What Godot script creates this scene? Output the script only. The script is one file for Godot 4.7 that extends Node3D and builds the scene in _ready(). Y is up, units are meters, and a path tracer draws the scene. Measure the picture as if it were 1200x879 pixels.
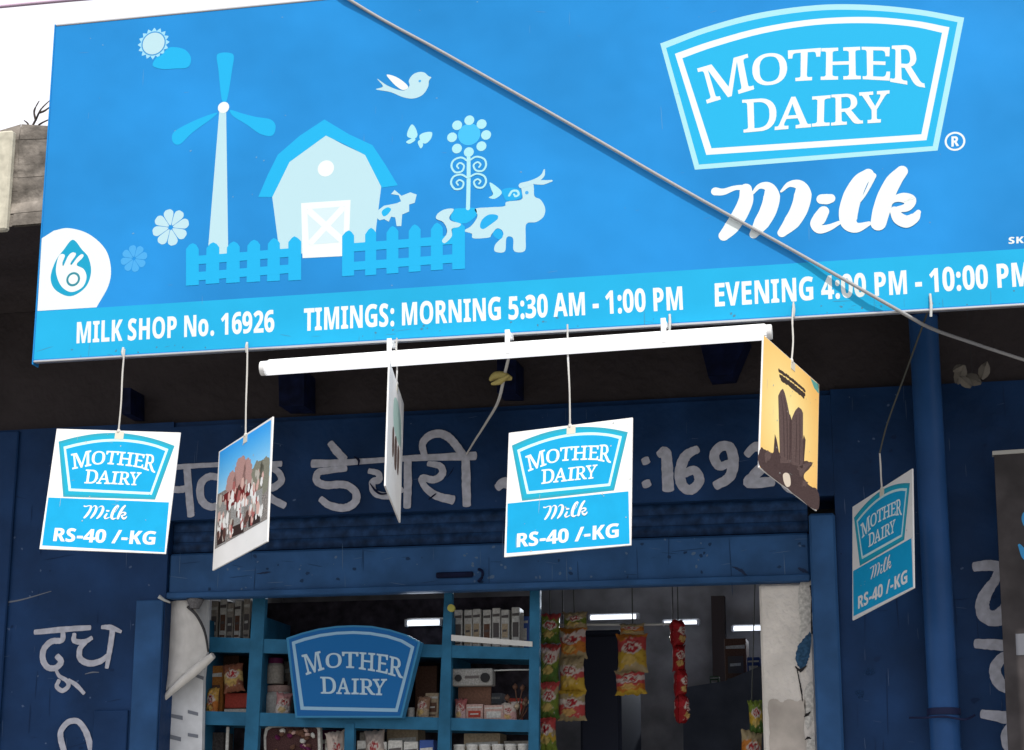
extends Node3D
# A small milk shop seen from the street: printed fascia board, cards on cords below it, painted blue front in its shade.
# y up, metres; the painted shop front is the plane z = 0, the street is on +z.

var rng := RandomNumberGenerator.new()
var mats := {}
var fonts := {}
var taken := {}
var noises := {}

# ---------------------------------------------------------------- materials
func grain(freq: float, lo: float, hi: float, seed_: int, octaves := 4) -> NoiseTexture2D:
	var key := "%s_%s_%s_%d" % [freq, lo, hi, seed_]
	if noises.has(key):
		return noises[key]
	var n := FastNoiseLite.new()
	n.seed = seed_
	n.noise_type = FastNoiseLite.TYPE_SIMPLEX_SMOOTH
	n.frequency = freq
	n.fractal_octaves = octaves
	var g := Gradient.new()
	g.set_color(0, Color(lo, lo, lo))
	g.set_color(1, Color(hi, hi, hi))
	var t := NoiseTexture2D.new()
	t.width = 512
	t.height = 512
	t.seamless = true
	t.noise = n
	t.color_ramp = g
	noises[key] = t
	return t

func relief(freq: float, seed_: int, strength := 4.0) -> NoiseTexture2D:
	var key := "n%s_%d_%s" % [freq, seed_, strength]
	if noises.has(key):
		return noises[key]
	var n := FastNoiseLite.new()
	n.seed = seed_
	n.frequency = freq
	n.fractal_octaves = 4
	var t := NoiseTexture2D.new()
	t.width = 512
	t.height = 512
	t.seamless = true
	t.as_normal_map = true
	t.bump_strength = strength
	t.noise = n
	noises[key] = t
	return t

# base colours are linear reflectances
func mat(key: String, c: Color, rough := 0.7, tex: Texture2D = null, size := 1.0, bump: Texture2D = null, bump_by := 0.5, metal := 0.0) -> StandardMaterial3D:
	if mats.has(key):
		return mats[key]
	var m := StandardMaterial3D.new()
	m.resource_name = key
	m.albedo_color = c.linear_to_srgb()
	m.roughness = rough
	m.metallic = metal
	m.metallic_specular = 0.5 if metal > 0.0 else 0.22
	if tex:
		m.albedo_texture = tex
		m.uv1_triplanar = true
		m.uv1_world_triplanar = true
		m.uv1_scale = Vector3.ONE / size
	if bump:
		m.normal_enabled = true
		m.normal_texture = bump
		m.normal_scale = bump_by
		m.uv1_triplanar = true
		m.uv1_world_triplanar = true
		m.uv1_scale = Vector3.ONE / size
	mats[key] = m
	return m

func tint(key: String) -> StandardMaterial3D:
	return mats[key]

# ---------------------------------------------------------------- nodes
func numbered(called: String) -> String:
	if not taken.has(called):
		taken[called] = 0
		return called
	taken[called] += 1
	return "%s_%03d" % [called, taken[called]]

func thing(called: String, label: String, category: String, at := Vector3.ZERO, group := "") -> Node3D:
	var o := Node3D.new()
	o.name = numbered(called)
	add_child(o)
	o.position = at
	o.set_meta("label", label)
	o.set_meta("category", category)
	if group:
		o.set_meta("group", group)
	return o

func structure(called: String, at := Vector3.ZERO) -> Node3D:
	var o := Node3D.new()
	o.name = numbered(called)
	add_child(o)
	o.position = at
	o.set_meta("kind", "structure")
	return o

func put(parent: Node, called: String, mesh: Mesh, m: Material) -> MeshInstance3D:
	var o := MeshInstance3D.new()
	o.name = called
	o.mesh = mesh
	o.material_override = m
	parent.add_child(o, true)
	return o

# ink lies flat on its sheet: press every printed layer of a thing together
func press(o: Node3D, keep: Array) -> void:
	for ch in o.get_children():
		var flat := true
		for k in keep:
			if String(ch.name).begins_with(k):
				flat = false
		if flat and ch is MeshInstance3D:
			ch.scale.z = 0.35

func tagged(o: Node, label: String, category: String, group := "") -> Node:
	o.set_meta("label", label)
	o.set_meta("category", category)
	if group:
		o.set_meta("group", group)
	return o

# ---------------------------------------------------------------- shapes
func v2(a: Array) -> PackedVector2Array:
	var p := PackedVector2Array()
	for i in range(0, a.size(), 2):
		p.append(Vector2(a[i], a[i + 1]))
	return p

func area(p: PackedVector2Array) -> float:
	var s := 0.0
	for i in p.size():
		var a := p[i]
		var b := p[(i + 1) % p.size()]
		s += a.x * b.y - b.x * a.y
	return s * 0.5

func catmull(p: PackedVector2Array, closed: bool, n := 5) -> PackedVector2Array:
	var out := PackedVector2Array()
	var c := p.size()
	var last := c if closed else c - 1
	for i in last:
		var a := p[(i - 1 + c) % c] if closed or i > 0 else p[0] * 2.0 - p[1]
		var b := p[i]
		var d := p[(i + 1) % c]
		var e := p[(i + 2) % c] if closed or i + 2 < c else d * 2.0 - b
		for k in n:
			out.append(b.cubic_interpolate(d, a, e, float(k) / n))
	if not closed:
		out.append(p[c - 1])
	return out

func plate_mesh(points: PackedVector2Array, z: float, thick: float) -> ArrayMesh:
	var p := points.duplicate()
	if area(p) < 0.0:
		p.reverse()
	var lo := p[0]
	var hi := p[0]
	for v in p:
		lo = lo.min(v)
		hi = hi.max(v)
	var span := (hi - lo).max(Vector2(0.0001, 0.0001))
	var st := SurfaceTool.new()
	st.begin(Mesh.PRIMITIVE_TRIANGLES)
	var tri := Geometry2D.triangulate_polygon(p)
	for face in 2:
		st.set_normal(Vector3(0, 0, 1 if face == 0 else -1))
		for i in range(0, tri.size(), 3):
			var a := tri[i]
			var b := tri[i + 1]
			var c := tri[i + 2]
			var ccw := (p[b] - p[a]).cross(p[c] - p[a]) > 0.0
			var order := [a, c, b] if ccw == (face == 0) else [a, b, c]
			for k in order:
				var uv := (p[k] - lo) / span
				st.set_uv(Vector2(uv.x, 1.0 - uv.y))
				st.add_vertex(Vector3(p[k].x, p[k].y, z if face == 0 else z - thick))
	for i in p.size():
		var a := p[i]
		var b := p[(i + 1) % p.size()]
		var t := (b - a).normalized()
		st.set_normal(Vector3(t.y, -t.x, 0))
		var q := [Vector3(a.x, a.y, z), Vector3(b.x, b.y, z), Vector3(b.x, b.y, z - thick), Vector3(a.x, a.y, z - thick)]
		for k in [0, 1, 2, 0, 2, 3]:
			st.set_uv(Vector2.ZERO)
			st.add_vertex(q[k])
	return st.commit()

func plate(parent: Node, called: String, a: Array, z: float, thick: float, m: Material) -> MeshInstance3D:
	return put(parent, called, plate_mesh(v2(a), z, thick), m)

func blob(parent: Node, called: String, a: Array, z: float, thick: float, m: Material) -> MeshInstance3D:
	return put(parent, called, plate_mesh(catmull(v2(a), true), z, thick), m)

# a patch with a broken, flaking outline
func ragged(parent: Node, called: String, a: Array, z: float, thick: float, m: Material, jag := 0.0035) -> MeshInstance3D:
	var p := catmull(v2(a), true, 6)
	for i in p.size():
		p[i] += Vector2(rng.randf_range(-jag, jag), rng.randf_range(-jag, jag))
	return put(parent, called, plate_mesh(p, z, thick), m)

func disc_points(c: Vector2, r: float, n := 28, squash := 1.0) -> PackedVector2Array:
	var p := PackedVector2Array()
	for i in n:
		p.append(c + Vector2(cos(TAU * i / n), sin(TAU * i / n) * squash) * r)
	return p

func disc(parent: Node, called: String, c: Vector2, r: float, z: float, thick: float, m: Material, squash := 1.0) -> MeshInstance3D:
	return put(parent, called, plate_mesh(disc_points(c, r, 28, squash), z, thick), m)

# brush strokes: [[points, widths], ...] in one painted layer, each a hair above the one before
func strokes(parent: Node, called: String, list: Array, z: float, m: Material, straight := false, rough_edge := 0.0, blunt := 1.0) -> MeshInstance3D:
	var st := SurfaceTool.new()
	st.begin(Mesh.PRIMITIVE_TRIANGLES)
	st.set_normal(Vector3(0, 0, 1))
	var level := z
	for s in list:
		var raw := v2(s[0])
		var per := 1 if straight else 7
		var p := raw if straight else catmull(raw, false, per)
		var w: Array = s[1]
		var n := p.size()
		var left := PackedVector2Array()
		var right := PackedVector2Array()
		for i in n:
			var f := float(i) / maxf(1.0, n - 1) * (w.size() - 1)
			var k := mini(int(f), w.size() - 1)
			var width: float = lerpf(w[k], w[mini(k + 1, w.size() - 1)], f - k) * 0.5
			var t := (p[mini(i + 1, n - 1)] - p[maxi(i - 1, 0)]).normalized()
			var side := Vector2(-t.y, t.x)
			left.append(p[i] + side * width * (1.0 + rng.randf_range(-rough_edge, rough_edge)))
			right.append(p[i] - side * width * (1.0 + rng.randf_range(-rough_edge, rough_edge)))
		var step := 0.000006
		for i in n - 1:
			var za := level + step * i
			var zb := level + step * (i + 1)
			var q := [Vector3(left[i].x, left[i].y, za), Vector3(left[i + 1].x, left[i + 1].y, zb), Vector3(right[i + 1].x, right[i + 1].y, zb), Vector3(right[i].x, right[i].y, za)]
			for k in [0, 1, 2, 0, 2, 3]:
				st.add_vertex(q[k])
		if not straight:
			for end in 2:
				var i := 0 if end == 0 else n - 1
				var t := (p[1] - p[0]).normalized() * -1.0 if end == 0 else (p[n - 1] - p[n - 2]).normalized()
				var r := (left[i] - right[i]).length() * 0.5
				var mid := (left[i] + right[i]) * 0.5
				var zz := level + step * i
				var a0 := Vector2(-t.y, t.x)
				for k in 8:
					var u := PI * k / 8.0
					var w2 := PI * (k + 1) / 8.0
					var pa := mid + (a0 * cos(u) + t * sin(u) * blunt) * r
					var pb := mid + (a0 * cos(w2) + t * sin(w2) * blunt) * r
					for v in [mid, pa, pb]:
						st.add_vertex(Vector3(v.x, v.y, zz))
		level += step * n + 0.00008
	return put(parent, called, st.commit(), m)

func font(key: String) -> Font:
	if not fonts.has(key):
		var f := SystemFont.new()
		f.font_names = PackedStringArray(["Droid Serif" if key.begins_with("serif") else "Droid Sans"])
		f.font_weight = 700 if key.ends_with("bold") else 400
		if key == "serif_full":
			f.font_weight = 400
			var sf := FontVariation.new()
			sf.base_font = f
			sf.variation_embolden = 0.45
			fonts[key] = sf
		elif key == "sans_bold":
			var fv := FontVariation.new()
			fv.base_font = f
			fv.variation_embolden = 0.35
			fonts[key] = fv
		else:
			fonts[key] = f
	return fonts[key]

func text_arrays(text: String, key: String) -> Array:
	var t := TextMesh.new()
	t.text = text
	t.font = font(key)
	t.font_size = 64
	t.pixel_size = 0.01
	t.depth = 0.08
	t.curve_step = 1.0
	return t.surface_get_arrays(0)

# a word bent into the quad bl, br, tr, tl (in the parent's own plane)
func word(parent: Node, called: String, text: String, key: String, corners: Array, z: float, m: Material, thick := 0.0002) -> MeshInstance3D:
	var st := SurfaceTool.new()
	st.begin(Mesh.PRIMITIVE_TRIANGLES)
	add_word(st, text, key, corners, z, thick)
	return put(parent, called, st.commit(), m)

func add_word(st: SurfaceTool, text: String, key: String, corners: Array, z: float, thick: float) -> void:
	var q := v2(corners)
	var a := text_arrays(text, key)
	var v: PackedVector3Array = a[Mesh.ARRAY_VERTEX]
	var nr: PackedVector3Array = a[Mesh.ARRAY_NORMAL]
	var ix: PackedInt32Array = a[Mesh.ARRAY_INDEX]
	var lo := v[0]
	var hi := v[0]
	for p in v:
		lo = lo.min(p)
		hi = hi.max(p)
	var d := hi - lo
	for i in ix:
		var u := (v[i].x - lo.x) / d.x
		var w := (v[i].y - lo.y) / d.y
		var b := q[0].lerp(q[1], u)
		var t := q[3].lerp(q[2], u)
		var p := b.lerp(t, w)
		st.set_normal(nr[i])
		st.add_vertex(Vector3(p.x, p.y, z + ((v[i].z - lo.z) / d.z - 1.0) * thick))

func line_of_text(parent: Node, called: String, text: String, key: String, a: Array, z: float, m: Material, thick := 0.0002) -> MeshInstance3D:
	# a: baseline left, baseline right, cap height left
	var h := Vector2(a[4] - a[0], a[5] - a[1])
	return word(parent, called, text, key, [a[0], a[1], a[2], a[3], a[2] + h.x, a[3] + h.y, a[4], a[5]], z, m, thick)

func box_mesh(size: Vector3, bevel := 0.0) -> ArrayMesh:
	var h := size * 0.5
	var b := minf(bevel, minf(h.x, minf(h.y, h.z)) * 0.6)
	var st := SurfaceTool.new()
	st.begin(Mesh.PRIMITIVE_TRIANGLES)
	var pts := {}
	for sx in [-1, 1]:
		for sy in [-1, 1]:
			for sz in [-1, 1]:
				pts[[sx, sy, sz]] = [Vector3(sx * h.x, sy * (h.y - b), sz * (h.z - b)), Vector3(sx * (h.x - b), sy * h.y, sz * (h.z - b)), Vector3(sx * (h.x - b), sy * (h.y - b), sz * h.z)]
	var faces := []
	for ax in 3:
		for s in [-1, 1]:
			var f := []
			for uv in [[-1, -1], [1, -1], [1, 1], [-1, 1]]:
				var k := [0, 0, 0]
				k[ax] = s
				k[(ax + 1) % 3] = uv[0]
				k[(ax + 2) % 3] = uv[1]
				f.append(pts[k][ax])
			faces.append(f)
	if b > 0.0:
		for ax in 3:
			var u := (ax + 1) % 3
			var w := (ax + 2) % 3
			for su in [-1, 1]:
				for sw in [-1, 1]:
					var k0 := [0, 0, 0]
					k0[ax] = -1
					k0[u] = su
					k0[w] = sw
					var k1 := k0.duplicate()
					k1[ax] = 1
					faces.append([pts[k0][u], pts[k1][u], pts[k1][w], pts[k0][w]])
		for k in pts:
			faces.append([pts[k][0], pts[k][1], pts[k][2]])
	for f in faces:
		var mid := Vector3.ZERO
		for p in f:
			mid += p
		var nrm: Vector3 = (f[1] - f[0]).cross(f[2] - f[0]).normalized()
		var g: Array = f.duplicate()
		if nrm.dot(mid) > 0.0:
			g.reverse()
		else:
			nrm = -nrm
		st.set_normal(nrm)
		for i in range(1, g.size() - 1):
			for k in [0, i, i + 1]:
				st.set_uv(Vector2(g[k].x, g[k].y))
				st.add_vertex(g[k])
	return st.commit()

func box(parent: Node, called: String, at: Vector3, size: Vector3, m: Material, bevel := 0.0) -> MeshInstance3D:
	var o := put(parent, called, box_mesh(size, bevel), m)
	o.position = at
	return o

# a block between two opposite corners
func block(parent: Node, called: String, a: Vector3, b: Vector3, m: Material, bevel := 0.0) -> MeshInstance3D:
	return box(parent, called, (a + b) * 0.5, (b - a).abs(), m, bevel)

func tube_mesh(p: PackedVector3Array, r: Array, sides := 10) -> ArrayMesh:
	var st := SurfaceTool.new()
	st.begin(Mesh.PRIMITIVE_TRIANGLES)
	st.set_smooth_group(0)
	var n := p.size()
	var rings := []
	var up := Vector3(0.13, 0.97, 0.2).normalized()
	for i in n:
		var t := (p[mini(i + 1, n - 1)] - p[maxi(i - 1, 0)]).normalized()
		var a := t.cross(up if absf(t.dot(up)) < 0.95 else Vector3.RIGHT).normalized()
		var b := t.cross(a)
		var f := float(i) / maxf(1.0, n - 1) * (r.size() - 1)
		var k := mini(int(f), r.size() - 1)
		var rad: float = lerpf(r[k], r[mini(k + 1, r.size() - 1)], f - k)
		var ring := []
		for s in sides:
			ring.append([p[i] + (a * cos(TAU * s / sides) + b * sin(TAU * s / sides)) * rad, a * cos(TAU * s / sides) + b * sin(TAU * s / sides)])
		rings.append(ring)
	for i in n - 1:
		for s in sides:
			var q := [rings[i][s], rings[i][(s + 1) % sides], rings[i + 1][(s + 1) % sides], rings[i + 1][s]]
			for k in [0, 2, 1, 0, 3, 2]:
				st.set_normal(q[k][1])
				st.add_vertex(q[k][0])
	for e in [0, n - 1]:
		var t := (p[1] - p[0]).normalized() * -1.0 if e == 0 else (p[n - 1] - p[n - 2]).normalized()
		st.set_normal(t)
		for s in sides:
			var o := [p[e], rings[e][(s + 1) % sides][0], rings[e][s][0]]
			if e == 0:
				o = [o[0], o[2], o[1]]
			for v in o:
				st.add_vertex(v)
	return st.commit()

func tube(parent: Node, called: String, pts: Array, r: Array, m: Material, sides := 10) -> MeshInstance3D:
	return put(parent, called, tube_mesh(PackedVector3Array(pts), r, sides), m)

func curve3(pts: Array, n := 6) -> Array:
	var out := []
	for i in pts.size() - 1:
		var a: Vector3 = pts[maxi(i - 1, 0)]
		var b: Vector3 = pts[i]
		var c: Vector3 = pts[i + 1]
		var d: Vector3 = pts[mini(i + 2, pts.size() - 1)]
		for k in n:
			out.append(b.cubic_interpolate(c, a, d, float(k) / n))
	out.append(pts[pts.size() - 1])
	return out

# turned shape: profile of [radius, height]
func lathe_mesh(profile: Array, sides := 20) -> ArrayMesh:
	var st := SurfaceTool.new()
	st.begin(Mesh.PRIMITIVE_TRIANGLES)
	for i in profile.size() - 1:
		var a: Array = profile[i]
		var b: Array = profile[i + 1]
		var slope := Vector2(b[1] - a[1], a[0] - b[0]).normalized()
		for s in sides:
			var u := TAU * s / sides
			var w := TAU * (s + 1) / sides
			var q := [[a, u], [b, u], [b, w], [a, w]]
			for k in [0, 2, 1, 0, 3, 2]:
				var ang: float = q[k][1]
				st.set_normal(Vector3(cos(ang) * slope.x, slope.y, sin(ang) * slope.x))
				st.add_vertex(Vector3(cos(ang) * q[k][0][0], q[k][0][1], sin(ang) * q[k][0][0]))
	return st.commit()

# a curved sheet through rows of points
func sheet(parent: Node, called: String, rows: Array, m: Material, thick := 0.002) -> MeshInstance3D:
	var st := SurfaceTool.new()
	st.begin(Mesh.PRIMITIVE_TRIANGLES)
	st.set_smooth_group(0)
	for side in 2:
		for i in rows.size() - 1:
			for k in rows[i].size() - 1:
				var q := [rows[i][k], rows[i][k + 1], rows[i + 1][k + 1], rows[i + 1][k]]
				var n: Vector3 = (q[1] - q[0]).cross(q[3] - q[0]).normalized()
				if n.z < 0.0:
					n = -n
				var off := n * (thick * (0.5 if side == 0 else -0.5))
				for j in ([0, 1, 2, 0, 2, 3] if side == 0 else [0, 2, 1, 0, 3, 2]):
					st.add_vertex(q[j] + off)
	st.index()
	st.generate_normals()
	return put(parent, called, st.commit(), m)

# small worn marks inside a rectangle: chips, scratches and drips of one tone, too small to tell apart
func wear(parent: Node, called: String, lo: Vector2, hi: Vector2, z: float, n: int, m: Material, size := 0.006, drip := 0.3) -> void:
	var st := SurfaceTool.new()
	st.begin(Mesh.PRIMITIVE_TRIANGLES)
	st.set_normal(Vector3(0, 0, 1))
	for i in n:
		var c := Vector2(rng.randf_range(lo.x, hi.x), rng.randf_range(lo.y, hi.y))
		var zz := z + 0.000004 * i
		var r := size * rng.randf_range(0.3, 1.0)
		var tall := 1.0
		var wide := rng.randf_range(0.6, 1.6)
		if rng.randf() < drip:
			tall = rng.randf_range(5.0, 14.0)
			wide = 0.22
		elif rng.randf() < 0.3:
			wide = rng.randf_range(3.0, 8.0)
			tall = 0.18
		var k := rng.randi_range(6, 9)
		var p := []
		var skew := rng.randf_range(-0.25, 0.25)
		for s in k:
			var u := TAU * s / k
			var q := Vector2(cos(u) * wide, sin(u) * tall) * r * rng.randf_range(0.55, 1.0)
			p.append(c + Vector2(q.x + q.y * skew * 0.2, q.y + q.x * skew))
		for s in k - 2:
			for v in [p[0], p[s + 2], p[s + 1]]:
				st.add_vertex(Vector3(v.x, v.y, zz))
	put(parent, called, st.commit(), m).set_meta("kind", "stuff")

# ---------------------------------------------------------------- printed emblem and script word
# the arched emblem, in units of its own width; foot is the middle of its lower edge
func emblem(parent: Node, foot: Vector2, w: float, tall: float, z: float, rim: Material, fill: Material, inner: Material, ink: Material, gap: Material = null) -> void:
	var outer := [-.5,.4589,-.3466,.5032,-.1723,.5369,.0239,.5466,.1926,.5309,.3582,.4971,.5,.4541,.392,.0017,-.3923,-.0017]
	var middle := [-.4802,.4409,-.3408,.4838,-.1668,.5163,.0232,.5267,.1917,.5111,.3514,.4793,.4781,.4406,.3777,.018,-.3784,.0153]
	var line := [-.4507,.4166,-.3292,.4506,-.1616,.4837,.016,.4968,.1907,.4874,.3386,.4596,.4514,.425,.359,.0398,-.3532,.047]
	var core := [-.4261,.3983,-.3173,.4294,-.1561,.4619,.0176,.4754,.1897,.4651,.3317,.4393,.427,.4078,.3438,.0614,-.3356,.0689]
	var f := func(a: Array) -> Array:
		var o := []
		if a.size() > 12:
			a = catmull_flat(a.slice(0, a.size() - 4), a.slice(a.size() - 4))
		for i in range(0, a.size(), 2):
			o.append(foot.x + a[i] * w)
			o.append(foot.y + a[i + 1] * w * tall)
		return o
	var e := plate(parent, "emblem_rim", f.call(outer), z + 0.00045, 0.00025, rim)
	plate(e, "emblem_border", f.call(middle), z + 0.00073, 0.00025, gap if gap else fill)
	plate(e, "emblem_line", f.call(line), z + 0.00101, 0.00025, inner)
	plate(e, "emblem_field", f.call(core), z + 0.00129, 0.00025, fill)
	var st := SurfaceTool.new()
	st.begin(Mesh.PRIMITIVE_TRIANGLES)
	var letters := [
		["M", [-.3467,.228,-.1888,.2652,-.2072,.3936,-.3772,.3564]], ["O", [-.1922,.2734,-.0778,.2775,-.0789,.3908,-.1939,.3871]],
		["T", [-.0727,.2823,.0213,.279,.0352,.3918,-.0739,.3929]], ["H", [.0297,.2782,.1599,.269,.1623,.3836,.0363,.3904]],
		["E", [.1658,.2684,.2519,.2554,.2632,.3727,.1671,.3832]], ["R", [.253,.2514,.3634,.2208,.3498,.3735,.2647,.3778]],
		["D", [-.2284,.1146,-.1205,.1159,-.1169,.23,-.2301,.2309]], ["A", [-.1265,.1151,-.0074,.1154,-.0071,.2255,-.1157,.2286]],
		["I", [-.005,.1164,.0524,.1154,.06,.2221,0,.2222]], ["R", [.0571,.115,.1605,.114,.1579,.2212,.0625,.2232]],
		["Y", [.1557,.1131,.2384,.1124,.2504,.2219,.152,.223]]]
	var lift := 0.0
	for l in letters:
		add_word(st, l[0], "serif_full", f.call(l[1]), z + 0.00164 + lift, 0.0002)
		lift += 0.0001
	put(e, "emblem_lettering", st.commit(), ink)

func script_word(parent: Node, foot: Vector2, w: float, tall: float, bold: float, z: float, m: Material) -> void:
	var list := [
		[[-.4823,.2519,-.4413,.2467,-.3821,.2629,-.3256,.2585], [.0415,.0336,.0237,.0296]],
		[[-.3317,.2507,-.3332,.1941,-.3644,.1243,-.4069,.0607,-.445,.0204], [.0592,.073,.077,.073,.0533]],
		[[-.3032,.2228,-.2651,.2611,-.2216,.2547,-.2067,.2051,-.2253,.1346,-.2611,.0707,-.2994,.0172], [.0118,.0257,.0493,.0809,.0829,.077,.0434]],
		[[-.1595,.2273,-.1198,.2602,-.0717,.2534,-.0561,.204,-.076,.1287,-.1147,.0652,-.1625,.0147], [.0118,.0276,.0513,.0849,.0849,.079,.0454]],
		[[.0329,.1727,.0596,.1706,.0769,.1724], [.0493,.0533,.0454]],
		[[.0401,.1079,.0218,.0787,.0054,.0473,.0196,.0199,.0636,.0249,.112,.0457], [.0553,.0651,.0632,.0454,.0336,.0197]],
		[[.2605,.2829,.221,.2492,.184,.1806,.1598,.1011,.1612,.0422,.1961,.0154,.2535,.0314], [.0553,.075,.0908,.0928,.0809,.0513,.0217]],
		[[.2847,.2728,.2698,.2352,.241,.1814,.2168,.1476], [.0296,.0197,.0138,.0099]],
		[[.4215,.2845,.3796,.2369,.3404,.1637,.3145,.0896,.2987,.0302], [.0572,.077,.0829,.0829,.075]],
		[[.3496,.1154,.3763,.1437,.4189,.1506,.4538,.1338,.4353,.1009,.3833,.0926], [.0158,.0296,.0493,.0572,.0434,.0257]],
		[[.3765,.0871,.3953,.0484,.4319,.0286,.4701,.0459,.4882,.0708], [.0434,.0592,.0632,.0493,.0257]]]
	for s in list:
		for i in range(0, s[0].size(), 2):
			s[0][i] = foot.x + s[0][i] * w
			s[0][i + 1] = foot.y + s[0][i + 1] * w * tall
		for i in s[1].size():
			s[1][i] *= w * bold
	strokes(parent, "script_lettering", list, z, m)

# ---------------------------------------------------------------- the printed fascia board
func petals(parent: Node, called: String, c: Vector2, r: float, n: int, z: float, m: Material) -> void:
	for i in n:
		var a := TAU * i / n + 0.2
		var d := Vector2(cos(a), sin(a))
		var s := Vector2(-d.y, d.x)
		var p := []
		for v in [[0.12, 0.0], [0.45, 0.17], [0.78, 0.27], [0.97, 0.16], [1.0, 0.0], [0.97, -0.16], [0.78, -0.27], [0.45, -0.17]]:
			var q: Vector2 = c + (d * v[0] + s * v[1]) * r
			p.append_array([q.x, q.y])
		blob(parent, called, p, z, 0.0006, m)

func fascia_board() -> void:
	var s := thing("fascia_board", "large blue printed shop fascia board with white emblem and farm drawing", "signboard", Vector3(0, 2.748, 0.85))
	var blue := mat("sign_blue", Color(0.018, 0.255, 0.66), 0.42, grain(0.005, 0.88, 1.0, 3, 5), 1.9, relief(0.006, 5, 5.0), 0.35)
	var band := mat("sign_cyan", Color(0.016, 0.385, 0.70), 0.42, grain(0.005, 0.92, 1.0, 4, 5), 1.9, relief(0.006, 5, 5.0), 0.35)
	var cyan := mat("art_cyan", Color(0.014, 0.37, 0.70), 0.42)
	var mid := mat("art_mid", Color(0.06, 0.33, 0.68), 0.42)
	var pale := mat("art_pale", Color(0.40, 0.60, 0.68), 0.42)
	var white := mat("art_white", Color(0.66, 0.73, 0.74), 0.42)
	var rim := mat("art_rim", Color(0.33, 0.64, 0.72), 0.42)
	var logo_fill := mat("art_field", Color(0.018, 0.38, 0.68), 0.42)
	var x0 := -1.217
	var x1 := 1.42
	var top := 0.897
	block(s, "panel", Vector3(x0, 0, -0.003), Vector3(x1, top, 0), blue)
	plate(s, "printed_band", [x0, 0.002, x1, 0.002, x1, 0.126, x0, 0.126], 0.00045, 0.00025, band)
	var alu := mat("aluminium", Color(0.55, 0.56, 0.58), 0.4, null, 1.0, null, 0.5, 0.8)
	block(s, "frame_bar", Vector3(x0, -0.006, -0.014), Vector3(x1, -0.0005, 0.003), alu, 0.0015)
	block(s, "frame_bar", Vector3(x0, top + 0.0005, -0.030), Vector3(x1, top + 0.006, 0.002), alu, 0.002)
	block(s, "frame_bar", Vector3(x0 - 0.004, -0.011, -0.030), Vector3(x0 - 0.0005, top + 0.006, 0.002), blue, 0.001)
	block(s, "frame_bar", Vector3(x1 + 0.0005, -0.011, -0.030), Vector3(x1 + 0.006, top + 0.006, 0.002), alu, 0.002)
	var steel := mat("dark_steel", Color(0.05, 0.05, 0.055), 0.6)
	for x in [-1.1, -0.45, 0.2, 0.85, 1.35]:
		block(s, "frame_stay", Vector3(x - 0.015, 0.02, -0.0345), Vector3(x + 0.015, top - 0.02, -0.005), steel)
		block(s, "frame_stay", Vector3(x - 0.012, 0.60, -0.16), Vector3(x + 0.012, 0.63, -0.035), steel)
	# round white badge with the drop and hand
	var badge := plate(s, "badge", catmull_flat([-1.1851,.3365,-1.145,.3402,-1.0901,.321,-1.0431,.2787,-1.0246,.2278,-1.0285,.1809,-1.057,.1272], [-1.2158,.1275,-1.2172,.3182]), 0.00073, 0.00025, white)
	blob(badge, "badge_drop", [-1.1317,.3087,-1.1054,.2808,-1.0862,.2579,-1.0771,.2184,-1.0903,.1806,-1.1289,.1603,-1.1702,.1793,-1.1858,.2126,-1.1752,.2552,-1.1548,.2842], 0.00101, 0.00025, mat("drop_teal", Color(0.01, 0.30, 0.50), 0.42))
	blob(badge, "badge_hand", [-1.1727,.2312,-1.1701,.2592,-1.1638,.2718,-1.154,.272,-1.1509,.2657,-1.1561,.2496,-1.1529,.2416,-1.1423,.2651,-1.1318,.2748,-1.1218,.2724,-1.1223,.2655,-1.1336,.2481,-1.1306,.2427,-1.1166,.2608,-1.1055,.2687,-1.1,.2649,-1.1031,.2581,-1.1172,.2418,-1.0977,.2293,-1.0884,.2084,-1.095,.1852,-1.1129,.1735,-1.1319,.1721,-1.1518,.1845,-1.1652,.2048], 0.00129, 0.00025, white)
	disc(badge, "badge_ring", sv([-1.1242,.2043]), .0186, 0.00157, 0.00025, mat("ring_teal", Color(0.03, 0.22, 0.30), 0.42))
	disc(badge, "badge_ring", sv([-1.1242,.2043]), .0128, 0.00185, 0.00025, white)
	# blossoms, sun, cloud
	petals(s, "printed_petal", sv([-.964,.2478]), .0351, 8, 0.0007, mid)
	petals(s, "printed_petal", sv([-.8704,.3225]), .0481, 8, 0.0007, pale)
	var sun := PackedVector2Array()
	var sc := sv([-.9419,.8228])
	for i in 64:
		var r := .0391 + .0046 * cos(i * TAU / 64 * 16)
		sun.append(sc + Vector2(cos(TAU * i / 64), sin(TAU * i / 64)) * r)
	put(s, "printed_sun_rays", plate_mesh(sun, 0.00073, 0.00025), mat("sun_ray", Color(0.28, 0.58, 0.76), 0.42))
	disc(s, "printed_sun_ring", sc, .0333, 0.00101, 0.00025, mat("sun_ring", Color(0.05, 0.26, 0.55), 0.42))
	disc(s, "printed_sun", sc, .03, 0.00129, 0.00025, pale)
	blob(s, "printed_cloud", [-.941,.7616,-.9328,.782,-.9169,.7899,-.8992,.807,-.8712,.8043,-.8499,.7929,-.8373,.7707,-.8454,.7481,-.88,.7478,-.9149,.7499], 0.00157, 0.00025, cyan)
	# windmill
	var mill := plate(s, "printed_windmill_tower", [-.7551,.6221,-.7368,.6205,-.7153,.2375,-.7692,.25], 0.00073, 0.00025, pale)
	blob(mill, "printed_windmill_blade", [-.7683,.7712,-.7572,.7794,-.7343,.7773,-.7224,.7669,-.7255,.73,-.7358,.6503,-.7495,.6515,-.7621,.7334], 0.00101, 0.00025, cyan)
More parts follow.
